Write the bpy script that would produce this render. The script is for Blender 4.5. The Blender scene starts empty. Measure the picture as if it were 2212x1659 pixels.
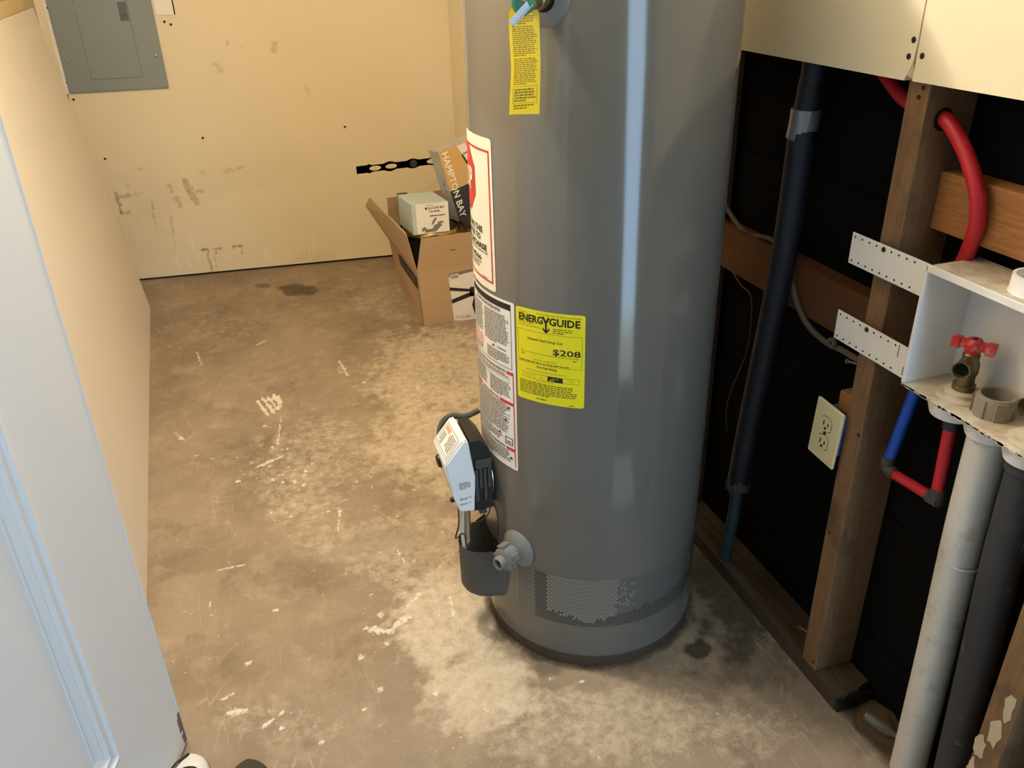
import bpy, bmesh, math, random
import numpy as np
from mathutils import Vector, Matrix
random.seed(7); rng = np.random.RandomState(5)
S = bpy.context.scene; COL = S.collection
R_ = math.radians

# ------------------------------------------------------------------ camera (solved from the photo's vanishing points)
PW, PH = 2212, 1659
PC = np.array([1106., 829.5]); VV = np.array([1202., 4258.]); VR = np.array([445., -90.])
_d = VV-PC; _D = np.linalg.norm(_d); _h = -(VR-PC) @ (_d/_D)
FPX = math.sqrt(_h*_D)
_dn = np.array([_d[0], _d[1], FPX]); _dn /= np.linalg.norm(_dn)
_fw = np.array([VR[0]-PC[0], VR[1]-PC[1], FPX]); _fw -= _dn*(_fw @ _dn); _fw /= np.linalg.norm(_fw)
RC = np.stack([np.cross(_fw, -_dn), _fw, -_dn])
CH = 1.4
cam = bpy.data.cameras.new('camera'); co = bpy.data.objects.new('camera', cam); COL.objects.link(co)
cam.sensor_fit = 'HORIZONTAL'; cam.sensor_width = 36; cam.lens = FPX/PW*36; cam.clip_start = .02
m3 = Matrix([[RC[i, 0], -RC[i, 1], -RC[i, 2]] for i in range(3)])
co.matrix_world = Matrix.Translation((0, 0, CH)) @ m3.to_4x4()
S.camera = co

# ------------------------------------------------------------------ sky, lamp, exposure
w = bpy.data.worlds.new('sky'); S.world = w; w.use_nodes = True
bg = w.node_tree.nodes['Background']; bg.inputs[0].default_value = (.47, .72, 1.0, 1); bg.inputs[1].default_value = 7.6
S.view_settings.view_transform = 'Standard'; S.view_settings.look = 'None'; S.view_settings.gamma = 1
S.view_settings.use_curve_mapping = False
S.view_settings.exposure = 0.36
su = bpy.data.lights.new('sun', 'SUN'); su.energy = 5.0; su.color = (.84, .93, 1.0); su.angle = R_(1)
so = bpy.data.objects.new('sun', su); so.rotation_euler = (R_(14.5), 0, 0); so.location = (3, -.5, 6); COL.objects.link(so)
BULB = (-.06, 1.72, 2.2)
BULB_W = 110.0
pl = bpy.data.lights.new('bulb_light', 'POINT'); pl.energy = BULB_W; pl.color = (1.0, .935, .83); pl.shadow_soft_size = .05
po = bpy.data.objects.new('bulb_light', pl); po.location = BULB; COL.objects.link(po)

# ------------------------------------------------------------------ pixel helpers (a pixel is only a direction)
def ray(x, y):
    v = np.array([x-PC[0], y-PC[1], FPX]); v /= np.linalg.norm(v); return RC @ v
def gz(x, y, z=0.):
    r = ray(x, y); return np.array([0, 0, CH])+r*((z-CH)/r[2])
def gX(x, y, X):
    r = ray(x, y); return np.array([0, 0, CH])+r*(X/r[0])
def gY(x, y, Y):
    r = ray(x, y); return np.array([0, 0, CH])+r*(Y/r[1])
def proj(P):                                        # vectorised: world (n,3) -> pixel (n,2)
    v = (np.asarray(P)-np.array([0, 0, CH])) @ RC
    return PC+FPX*v[..., :2]/v[..., 2:3]

# ------------------------------------------------------------------ materials
def lin(c):
    c = [x/255. for x in c]
    return tuple(x/12.92 if x <= .04045 else ((x+.055)/1.055)**2.4 for x in c)
def nodes(name):
    m = bpy.data.materials.new(name); m.use_nodes = True
    nt = m.node_tree; return m, nt, nt.nodes['Principled BSDF']
def nd(nt, t, **kw):
    n = nt.nodes.new(t)
    for k, v in kw.items(): setattr(n, k, v)
    return n
def noise(nt, scale, detail=4, rough=.6, vec=None, dist=0):
    n = nd(nt, 'ShaderNodeTexNoise'); n.inputs['Scale'].default_value = scale; n.inputs['Detail'].default_value = detail
    n.inputs['Roughness'].default_value = rough; n.inputs['Distortion'].default_value = dist
    if vec: nt.links.new(vec, n.inputs['Vector'])
    return n.outputs['Fac']
def ramp(nt, fac, a, b, ca=(0, 0, 0, 1), cb=(1, 1, 1, 1)):
    r = nd(nt, 'ShaderNodeValToRGB'); nt.links.new(fac, r.inputs[0])
    r.color_ramp.elements[0].position = a; r.color_ramp.elements[1].position = b
    r.color_ramp.elements[0].color = ca; r.color_ramp.elements[1].color = cb
    return r.outputs[0]
def mix(nt, fac, a, b, mode='MIX'):
    n = nd(nt, 'ShaderNodeMix', data_type='RGBA', blend_type=mode)
    for s, i in ((fac, 0), (a, 6), (b, 7)):
        if isinstance(s, (int, float)): n.inputs[i].default_value = s
        elif isinstance(s, tuple): n.inputs[i].default_value = s if len(s) == 4 else s+(1,)
        else: nt.links.new(s, n.inputs[i])
    return n.outputs[2]
def math_(nt, op, a, b=0., clamp=False):
    n = nd(nt, 'ShaderNodeMath', operation=op, use_clamp=clamp)
    for s, i in ((a, 0), (b, 1)):
        if isinstance(s, (int, float)): n.inputs[i].default_value = s
        else: nt.links.new(s, n.inputs[i])
    return n.outputs[0]
def objvec(nt, scale=None):
    tc = nd(nt, 'ShaderNodeTexCoord').outputs['Object']
    if scale:
        mp = nd(nt, 'ShaderNodeMapping'); mp.inputs['Scale'].default_value = scale
        nt.links.new(tc, mp.inputs[0]); return mp.outputs[0]
    return tc
def bump(nt, bs, h, strength=.3, dist=.002):
    b = nd(nt, 'ShaderNodeBump'); b.inputs['Strength'].default_value = strength; b.inputs['Distance'].default_value = dist
    nt.links.new(h, b.inputs['Height']); nt.links.new(b.outputs[0], bs.inputs['Normal'])
def M(name, rgb, rough=.6, metal=0., var=.12, scale=30, bmp=0., stretch=None, dirt=None, dirt_rgb=(90, 75, 55), spec=.5):
    m, nt, bs = nodes(name); c = lin(rgb); v = objvec(nt, stretch)
    f = noise(nt, scale, 5, .6, v)
    col = mix(nt, f, tuple(x*(1-var) for x in c), tuple(min(1, x*(1+var)) for x in c))
    if dirt:
        g = ramp(nt, noise(nt, dirt[0], 6, .7, v), dirt[1], dirt[2]); col = mix(nt, g, col, lin(dirt_rgb))
    nt.links.new(col, bs.inputs['Base Color']); bs.inputs['Roughness'].default_value = rough
    bs.inputs['Metallic'].default_value = metal; bs.inputs['Specular IOR Level'].default_value = spec
    if bmp: bump(nt, bs, noise(nt, scale*3, 4, .6, v), bmp)
    return m
MT = {}
def mk(k, *a, **kw): MT[k] = M(k, *a, **kw)
mk('tank_paint', (102, 97, 89), .11, var=.03, scale=6)
mk('grey_plastic', (118, 117, 112), .5, var=.05)
mk('shield_paint', (112, 110, 106), .38, var=.04)
mk('rusty_base', (74, 58, 44), .7, .2, var=.4, scale=25, bmp=.3)
mk('label_white', (238, 234, 226), .4, var=.02)
mk('label_cream', (240, 234, 216), .4, var=.02)
mk('label_yellow', (238, 222, 22), .4, var=.03)
mk('tag_yellow', (240, 220, 60), .5, var=.04)
mk('ink', (22, 22, 22), .5, var=.05)
mk('ink_grey', (84, 84, 82), .5, var=.05)
mk('ink_yellowgrey', (110, 104, 22), .5, var=.05)
mk('ink_tag', (128, 116, 40), .5, var=.05)
mk('ink_red', (200, 50, 44), .5, var=.05)
mk('ink_pale_red', (224, 150, 130), .5, var=.05)
mk('black_hole', (10, 10, 10), .9, var=.1)
mk('lint', (152, 142, 126), .9, var=.12, scale=60)
mk('lint_grey', (84, 82, 78), .6, var=.1)
mk('white_plastic', (240, 239, 236), .35, var=.03)
mk('valve_white', (232, 232, 230), .35, var=.03)
mk('black_plastic', (24, 24, 25), .35, var=.1)
mk('dark_grey_plastic', (62, 62, 60), .45, var=.08)
mk('zinc', (176, 170, 152), .3, .9, var=.1)
mk('wire_brown', (70, 40, 32), .5)
mk('wire_pale', (200, 190, 170), .5)
mk('conduit', (96, 94, 88), .5, var=.1)
mk('brass', (150, 124, 74), .35, .9, var=.2, scale=80, bmp=.1)
mk('old_brass', (126, 112, 82), .42, .75, var=.3, scale=60, bmp=.15)
mk('green_plastic', (66, 140, 108), .35, var=.1)
mk('lever_steel', (168, 170, 172), .35, .85, var=.08)
mk('red_plastic', (206, 40, 46), .42, var=.12, dirt=(40, .5, .8), dirt_rgb=(226, 190, 170))
mk('pex_red', (200, 38, 52), .42, var=.1, dirt=(30, .6, .85), dirt_rgb=(190, 120, 110))
mk('pex_blue', (20, 84, 200), .4, var=.08)
mk('pex_fitting', (70, 70, 66), .55, var=.2, bmp=.1)
mk('dusty_white', (212, 202, 180), .75, var=.1, scale=25, dirt=(18, .45, .75), dirt_rgb=(160, 132, 98), bmp=.2)
mk('dusty_grey', (150, 140, 122), .8, var=.2, scale=40, dirt=(25, .5, .75), dirt_rgb=(110, 92, 70), bmp=.3)
mk('pvc_grey', (206, 203, 196), .6, var=.08, scale=10, dirt=(14, .55, .8), dirt_rgb=(140, 118, 92))
mk('abs_black', (52, 53, 56), .6, var=.2, scale=20, dirt=(30, .62, .75), dirt_rgb=(140, 136, 128), bmp=.3)
mk('foam_insulation', (26, 30, 40), .55, var=.25, scale=40, bmp=.2)
mk('copper_old', (58, 76, 80), .6, .3, var=.3, scale=40, bmp=.2)
mk('duct_tape', (150, 152, 156), .28, .5, var=.2, scale=30, bmp=.5)
mk('cable_grey', (100, 92, 80), .6, var=.12)
mk('fiberboard', (17, 16, 15), .85, var=.4, scale=30, bmp=.3, dirt=(9, .6, .85), dirt_rgb=(34, 29, 22), spec=.08)
mk('fiberboard_brown', (40, 33, 25), .9, var=.4, scale=25, bmp=.4)
mk('cardboard', (178, 150, 115), .8, var=.07, scale=30, bmp=.05)
mk('cardboard_in', (160, 130, 94), .85, var=.07, scale=30)
mk('print_black', (34, 30, 28), .5)
mk('print_grey', (120, 112, 104), .6)
mk('carton_white', (226, 222, 214), .45, var=.04)
mk('carton_teal', (178, 190, 184), .45, var=.12, scale=20)
mk('carton_side', (176, 172, 162), .5, var=.25, scale=14)
mk('carton_gold', (206, 166, 104), .45, var=.12, scale=10)
mk('navy', (38, 44, 60), .45)
mk('metal_black', (40, 40, 40), .5, .1, var=.1)
mk('metal_dark', (66, 64, 58), .4, .6, var=.15)
mk('gold_rim', (186, 158, 98), .25, .95, var=.1)
mk('panel_grey', (132, 138, 132), .45, var=.03, scale=8)
mk('panel_latch', (92, 94, 92), .5, var=.05)
mk('steel_screw', (150, 146, 136), .35, .9, var=.2)
mk('dark_screw', (58, 48, 36), .5, .5, var=.3)
mk('ivory', (226, 214, 172), .4, var=.06, scale=20, dirt=(30, .62, .85), dirt_rgb=(170, 150, 100))
mk('box_blue', (84, 120, 176), .45, var=.1)
mk('door_paint', (232, 234, 236), .42, var=.02, scale=12)
mk('trim_white', (236, 226, 208), .6, var=.04)
mk('shoe_white', (236, 236, 230), .4)
mk('shoe_black', (20, 19, 19), .6, bmp=.2)
mk('shoe_knit', (62, 60, 48), .9, var=.4, scale=200, bmp=.4)
mk('rubber', (120, 108, 96), .8)
mk('plaster', (196, 180, 152), .85, var=.15, scale=40, bmp=.5)
mk('mound_sand', (84, 68, 50), .95, var=.25, scale=30, bmp=.5)
mk('glass_clear', (200, 205, 200), .08, var=.02)
mk('ceiling_paint', (228, 218, 196), .8, var=.03)
mk('exterior', (150, 150, 148), .8, var=.1)
mk('nail_dark', (52, 46, 40), .9)  # dark brown of screw heads and receptacle gaps
m, nt, bs = nodes('bulb_glow'); bs.inputs['Base Color'].default_value = (.9, .85, .7, 1)
bs.inputs['Emission Color'].default_value = (1, .83, .58, 1); bs.inputs['Emission Strength'].default_value = 30; MT['bulb'] = m

def wood(name, a, b, stretch, scale=1., dirt=None):
    m, nt, bs = nodes(name); v = objvec(nt, stretch)
    g = noise(nt, 6*scale, 6, .65, v, .6); f = noise(nt, 30*scale, 4, .6, v)
    col = mix(nt, ramp(nt, g, .3, .72), lin(a), lin(b)); col = mix(nt, math_(nt, 'MULTIPLY', f, .35), col, lin([x*.55 for x in a]))
    if dirt:
        d = ramp(nt, noise(nt, 7, 6, .7, objvec(nt)), .5, .72); col = mix(nt, d, col, lin(dirt))
    nt.links.new(col, bs.inputs['Base Color']); bs.inputs['Roughness'].default_value = .75
    bump(nt, bs, f, .35); MT[name] = m
wood('stud_wood', (124, 94, 62), (154, 118, 80), (30, 30, 2.2), dirt=(84, 68, 52))
wood('block_wood', (150, 96, 48), (186, 132, 76), (30, 2.2, 30))
wood('shaded_block', (96, 58, 30), (122, 78, 42), (30, 2.2, 30))  # blocking lumber with the tank's shade worked into its colour
wood('added_fence_wood', (116, 90, 64), (150, 122, 92), (30, 2.2, 30))
wood('sill_wood', (66, 52, 39), (90, 73, 56), (30, 2.2, 30), dirt=(84, 70, 54))  # dark wood, taken lower still for the shade on the sill

def drywall(name, rgb, marks=False, var=.05):
    m, nt, bs = nodes(name); v = objvec(nt); c = lin(rgb)
    col = mix(nt, noise(nt, 2.5, 5, .6, v), tuple(x*(1-var) for x in c), tuple(min(1, x*(1+var)) for x in c))
    if marks:
        for att, cc, lo in (('stain', (112, 84, 46), .0), ('scrape', (236, 222, 190), .0)):
            a = nd(nt, 'ShaderNodeAttribute', attribute_name=att).outputs['Fac']
            n_ = ramp(nt, noise(nt, 70, 4, .7, v), .35, .6)
            col = mix(nt, math_(nt, 'MULTIPLY', a, math_(nt, 'ADD', math_(nt, 'MULTIPLY', n_, .5), .5), True), col, lin(cc))
    nt.links.new(col, bs.inputs['Base Color']); bs.inputs['Roughness'].default_value = .62
    bump(nt, bs, noise(nt, 140, 3, .6, v), .08, .001); MT[name] = m
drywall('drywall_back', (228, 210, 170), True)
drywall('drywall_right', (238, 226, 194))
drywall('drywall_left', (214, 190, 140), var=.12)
drywall('sheet_board', (230, 219, 202), var=.03)

# concrete: painted-on attributes carry stains and some painted shade, noise gives the grain
m, nt, bs = nodes('concrete'); v = objvec(nt)
def thr(att, nz, amp, lo, hi):
    a = nd(nt, 'ShaderNodeAttribute', attribute_name=att).outputs['Fac']
    k = math_(nt, 'MULTIPLY', math_(nt, 'SUBTRACT', nz, .5), amp)
    k = math_(nt, 'MULTIPLY', k, math_(nt, 'MINIMUM', math_(nt, 'MULTIPLY', a, 4.), 1.))
    return ramp(nt, math_(nt, 'ADD', a, k), lo, hi)
b0 = mix(nt, ramp(nt, noise(nt, 2.4, 8, .66, v, .5), .32, .68), lin((126, 107, 86)), lin((160, 140, 115)))
b0 = mix(nt, math_(nt, 'MULTIPLY', ramp(nt, noise(nt, 11, 9, .72, v, .5), .5, .66), .5), b0, lin((178, 158, 130)))
b0 = mix(nt, math_(nt, 'MULTIPLY', ramp(nt, noise(nt, 5.5, 8, .72, objvec(nt, (1.4, 1, 1)), .3), .54, .7), .55), b0, lin((98, 79, 60)))
g1 = noise(nt, 34, 8, .78, v, .3); g2 = noise(nt, 120, 5, .7, v)
b0 = mix(nt, math_(nt, 'MULTIPLY', thr('dust', g1, 1.9, .22, 1.10), .70), b0, lin((226, 210, 180)))
b0 = mix(nt, math_(nt, 'MULTIPLY', ramp(nt, noise(nt, 48, 9, .8, objvec(nt, (.6, 1.6, 1)), 1.2), .60, .68), .45), b0, lin((206, 188, 160)))
b0 = mix(nt, math_(nt, 'MULTIPLY', thr('chalk', g2, 1.6, .30, .62), .8), b0, lin((236, 224, 200)))
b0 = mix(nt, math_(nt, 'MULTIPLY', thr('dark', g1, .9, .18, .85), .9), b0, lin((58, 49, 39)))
for sc_, th_, sz_ in ((24, .5, .045), (55, .52, .06)):
    sp = nd(nt, 'ShaderNodeTexVoronoi'); sp.inputs['Scale'].default_value = sc_; nt.links.new(v, sp.inputs['Vector'])
    spk = math_(nt, 'MULTIPLY', math_(nt, 'LESS_THAN', sp.outputs['Distance'], sz_), math_(nt, 'GREATER_THAN', noise(nt, 5, 2, .5, v), th_))
    b0 = mix(nt, math_(nt, 'MULTIPLY', spk, .7), b0, lin((236, 226, 206)))
for rot, sx in ((.5, 1.), (1.3, 1.3), (2.2, .8)):              # hairline scratches
    mp = nd(nt, 'ShaderNodeMapping'); mp.inputs['Rotation'].default_value = (0, 0, rot); mp.inputs['Scale'].default_value = (16*sx, 2.2, 1); nt.links.new(v, mp.inputs[0])
    vo = nd(nt, 'ShaderNodeTexVoronoi', feature='DISTANCE_TO_EDGE'); vo.inputs['Scale'].default_value = 1.; nt.links.new(mp.outputs[0], vo.inputs['Vector'])
    ln = math_(nt, 'MULTIPLY', math_(nt, 'LESS_THAN', vo.outputs['Distance'], .012), ramp(nt, noise(nt, 5+sx, 3, .6, v), .58, .68))
    b0 = mix(nt, math_(nt, 'MULTIPLY', ln, .22), b0, lin((222, 206, 176)))
nt.links.new(b0, bs.inputs['Base Color']); bs.inputs['Roughness'].default_value = .62
bump(nt, bs, noise(nt, 120, 5, .7, v), .18, .0015); MT['concrete'] = m

# ------------------------------------------------------------------ object helpers
WL = {}
def put(o, label=None, cat=None, group=None, kind=None):
    if label: o['label'] = label
    if cat: o['category'] = cat
    if group: o['group'] = group
    if kind: o['kind'] = kind
    return o
def thing(name, loc, label, cat, group=None, kind=None):
    o = bpy.data.objects.new(name, None); o.location = loc; o.empty_display_size = .05; COL.objects.link(o); WL[o] = Vector(loc)
    return put(o, label, cat, group, kind)
def struct(name, loc):
    o = thing(name, loc, None, None); o['kind'] = 'structure'; return o
def ob(name, bm, mat, parent=None, smooth=False, **kw):
    me = bpy.data.meshes.new(name)
    if parent is not None: bmesh.ops.translate(bm, verts=bm.verts, vec=-WL[parent])
    bmesh.ops.recalc_face_normals(bm, faces=bm.faces)
    bm.to_mesh(me); bm.free()
    me.materials.append(MT[mat] if isinstance(mat, str) else mat)
    if smooth:
        me.polygons.foreach_set('use_smooth', [True]*len(me.polygons))
        if smooth != 'all': me.set_sharp_from_angle(angle=R_(38))
    o = bpy.data.objects.new(name, me); COL.objects.link(o)
    if parent is not None: o.parent = parent; WL[o] = WL[parent].copy()
    else: WL[o] = Vector((0, 0, 0))
    return put(o, **kw)
def B(): return bmesh.new()
def V(p): return Vector([float(x) for x in p])
def box(bm, lo, hi, bev=0., mat=None):
    lo, hi = V(lo), V(hi)
    r = bmesh.ops.create_cube(bm, size=1.)['verts']
    for q in r:
        q.co = Vector([(lo[i]+hi[i])/2+q.co[i]*(hi[i]-lo[i]) for i in range(3)])
        if mat is not None: q.co = mat @ q.co
    if bev:
        es = list({e for q in r for e in q.link_edges})
        bmesh.ops.bevel(bm, geom=es, offset=bev, segments=2, profile=.6, affect='EDGES')
    return bm
def frame(ax):
    a = V(ax).normalized(); t = Vector((0, 0, 1)) if abs(a.z) < .9 else Vector((1, 0, 0))
    x = t.cross(a).normalized(); return x, a.cross(x), a
def lathe(bm, o, ax, prof, n=24, capa=True, capb=True):
    o = V(o); x, y, a = frame(ax); rings = []
    for r, h in prof:
        rings.append([bm.verts.new(o+a*h+(x*math.cos(2*math.pi*i/n)+y*math.sin(2*math.pi*i/n))*r) for i in range(n)])
    for p, q in zip(rings, rings[1:]):
        for i in range(n): bm.faces.new((p[i], p[(i+1) % n], q[(i+1) % n], q[i]))
    if capa: bm.faces.new(rings[0][::-1])
    if capb: bm.faces.new(rings[-1])
    return bm
def cyl(bm, p0, p1, r0, r1=None, n=20):
    p0, p1 = V(p0), V(p1); return lathe(bm, p0, p1-p0, [(r0, 0), (r0 if r1 is None else r1, (p1-p0).length)], n)
def crom(pts, k=6):
    P = [V(p) for p in pts]; P = [P[0]*2-P[1]]+P+[P[-1]*2-P[-2]]; out = []
    for i in range(1, len(P)-2):
        for j in range(k):
            t = j/k; a, b, c, d = P[i-1:i+3]
            out.append(.5*((2*b)+(c-a)*t+(2*a-5*b+4*c-d)*t*t+(3*b-3*c+d-a)*t**3))
    return out+[P[-2]]
def tube(bm, pts, r, n=12, k=6, smooth=True):
    P = crom(pts, k) if smooth else [V(p) for p in pts]; rings = []; px = None
    for i, p in enumerate(P):
        t = (P[min(i+1, len(P)-1)]-P[max(i-1, 0)]).normalized()
        if px is None: x, y, _ = frame(t)
        else: x = (px-t*px.dot(t)).normalized(); y = t.cross(x)
        px = x; rr = r[0]+(r[1]-r[0])*i/(len(P)-1) if isinstance(r, tuple) else r
        rings.append([bm.verts.new(p+(x*math.cos(2*math.pi*j/n)+y*math.sin(2*math.pi*j/n))*rr) for j in range(n)])
    for p, q in zip(rings, rings[1:]):
        for j in range(n): bm.faces.new((p[j], p[(j+1) % n], q[(j+1) % n], q[j]))
    bm.faces.new(rings[0][::-1]); bm.faces.new(rings[-1]); return bm
def prism(bm, poly, d):                                # closed 3D polygon extruded by vector d
    a = [bm.verts.new(V(p)) for p in poly]; b = [bm.verts.new(V(p)+V(d)) for p in poly]; n = len(a)
    bm.faces.new(a[::-1]); bm.faces.new(b)
    for i in range(n): bm.faces.new((a[i], a[(i+1) % n], b[(i+1) % n], b[i]))
    return bm
def grid(bm, f, us, vs):
    g = [[bm.verts.new(V(f(u, v_))) for v_ in vs] for u in us]
    for i in range(len(us)-1):
        for j in range(len(vs)-1): bm.faces.new((g[i][j], g[i+1][j], g[i+1][j+1], g[i][j+1]))
    return bm
def lins(a, b, n): return [a+(b-a)*i/n for i in range(n+1)]
_tc = {}
def text2d(s, bold=0.):
    key = (s, bold)
    if key in _tc: return _tc[key]
    cu = bpy.data.curves.new('t', 'FONT'); cu.body = s; cu.size = 1; cu.offset = bold; cu.resolution_u = 2
    o = bpy.data.objects.new('t', cu); COL.objects.link(o)
    dg = bpy.context.evaluated_depsgraph_get(); me = bpy.data.meshes.new_from_object(o.evaluated_get(dg))
    vs = np.array([q.co[:2] for q in me.vertices]); fs = [tuple(p.vertices) for p in me.polygons]
    bpy.data.objects.remove(o); bpy.data.curves.remove(cu); bpy.data.meshes.remove(me)
    mn, mx = vs.min(0), vs.max(0); vs = (vs-mn)/np.array([mx[0]-mn[0], mx[1]-mn[1]])
    _tc[key] = (vs, fs); return _tc[key]
def text(bm, s, f, u0, u1, v0, v1, bold=0.):             # text stretched into a u/v rectangle, mapped by f
    vs, fs = text2d(s, bold)
    q = [bm.verts.new(V(f(u0+(u1-u0)*a, v0+(v1-v0)*b))) for a, b in vs]
    for t in fs:
        try: bm.faces.new([q[i] for i in t])
        except ValueError: pass
    return bm
def bars(bm, f, u0, u1, v0, v1, n, fill=.55, wl=.09, last=.6):      # small print too blurred to read: rows of word marks
    p = (v1-v0)/n; su = abs(u1-u0)
    for i in range(n):
        y = v1-(i+.5)*p; u = 0.; end = 1. if i < n-1 else last
        end *= random.uniform(.86, 1)
        while u < end-.02:
            l = min(random.uniform(.4, 1.5)*wl, end-u)
            a, b = u0+(u1-u0)*u, u0+(u1-u0)*(u+l)
            q = [bm.verts.new(V(f(*c))) for c in ((a, y-p*fill/2), (b, y-p*fill/2), (b, y+p*fill/2), (a, y+p*fill/2))]
            bm.faces.new(q); u += l+wl*.22
    return bm
def rect(bm, f, u0, u1, v0, v1, n=1): return grid(bm, f, lins(u0, u1, n), [v0, v1])
def outline(bm, f, u0, u1, v0, v1, tu, tv, n=8):
    rect(bm, f, u0, u1, v0, v0+tv, n); rect(bm, f, u0, u1, v1-tv, v1, n); rect(bm, f, u0, u0+tu, v0, v1); rect(bm, f, u1-tu, u1, v0, v1)
def rrect(bm, f, u0, u1, v0, v1, ru, rv, nu=16):
    us = sorted(set(lins(u0, u1, nu)+[u0+ru*(1-math.cos(R_(a))) for a in (0, 30, 60, 90)]+[u1-ru*(1-math.cos(R_(a))) for a in (0, 30, 60, 90)]))
    def ins(u):
        d = min(u-u0, u1-u); 
        if d >= ru: return 0
        return rv*(1-math.sqrt(max(0, 1-((ru-d)/ru)**2)))
    a = [bm.verts.new(V(f(u, v0+ins(u)))) for u in us]; b = [bm.verts.new(V(f(u, v1-ins(u)))) for u in us]
    for i in range(len(us)-1): bm.faces.new((a[i], a[i+1], b[i+1], b[i]))
    return bm

# numpy value noise for stain outlines
def vnoise(x, y, s, seed=0):
    r = np.random.RandomState(seed); g = r.rand(64, 64); x = x*s; y = y*s
    xi = np.floor(x).astype(int); yi = np.floor(y).astype(int); fx = x-xi; fy = y-yi
    fx = fx*fx*(3-2*fx); fy = fy*fy*(3-2*fy); G = lambda a, b: g[a % 64, b % 64]
    return (G(xi, yi)*(1-fx)+G(xi+1, yi)*fx)*(1-fy)+(G(xi, yi+1)*(1-fx)+G(xi+1, yi+1)*fx)*fy
def fbm(x, y, s, seed=0, o=4):
    return sum(vnoise(x, y, s*2**k, seed+k)/2**k for k in range(o))/sum(1/2**k for k in range(o))
def seg(x, y, a, b):
    ax, ay = a; bx, by = b; dx, dy = bx-ax, by-ay
    t = np.clip(((x-ax)*dx+(y-ay)*dy)/(dx*dx+dy*dy+1e-12), 0, 1); return np.hypot(x-ax-t*dx, y-ay-t*dy)

# ------------------------------------------------------------------ structure: floor
def sm(x): x = np.clip(x, 0, 1); return x*x*(3-2*x)
def gridmesh(name, f, us, vs, mat, attrs, parent=None):
    nu, nv = len(us), len(vs); U, Vv = np.meshgrid(us, vs, indexing='ij'); P = f(U.ravel(), Vv.ravel())
    idx = np.arange(nu*nv).reshape(nu, nv)
    q = np.stack([idx[:-1, :-1], idx[1:, :-1], idx[1:, 1:], idx[:-1, 1:]], -1).reshape(-1, 4)
    me = bpy.data.meshes.new(name); me.vertices.add(nu*nv); me.vertices.foreach_set('co', P.astype(np.float32).ravel())
    me.loops.add(q.size); me.loops.foreach_set('vertex_index', q.astype(np.int32).ravel())
    me.polygons.add(len(q)); me.polygons.foreach_set('loop_start', np.arange(0, q.size, 4, dtype=np.int32))
    me.update(calc_edges=True); me.validate()
    for k, a in attrs(P).items():
        t = me.attributes.new(k, 'FLOAT', 'POINT'); t.data.foreach_set('value', np.clip(a, 0, 1).astype(np.float32))
    me.materials.append(MT[mat]); me.polygons.foreach_set('use_smooth', [True]*len(q))
    o = bpy.data.objects.new(name, me); COL.objects.link(o)
    if parent is not None: o.parent = parent
    WL[o] = Vector((0, 0, 0)); return o
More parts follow.
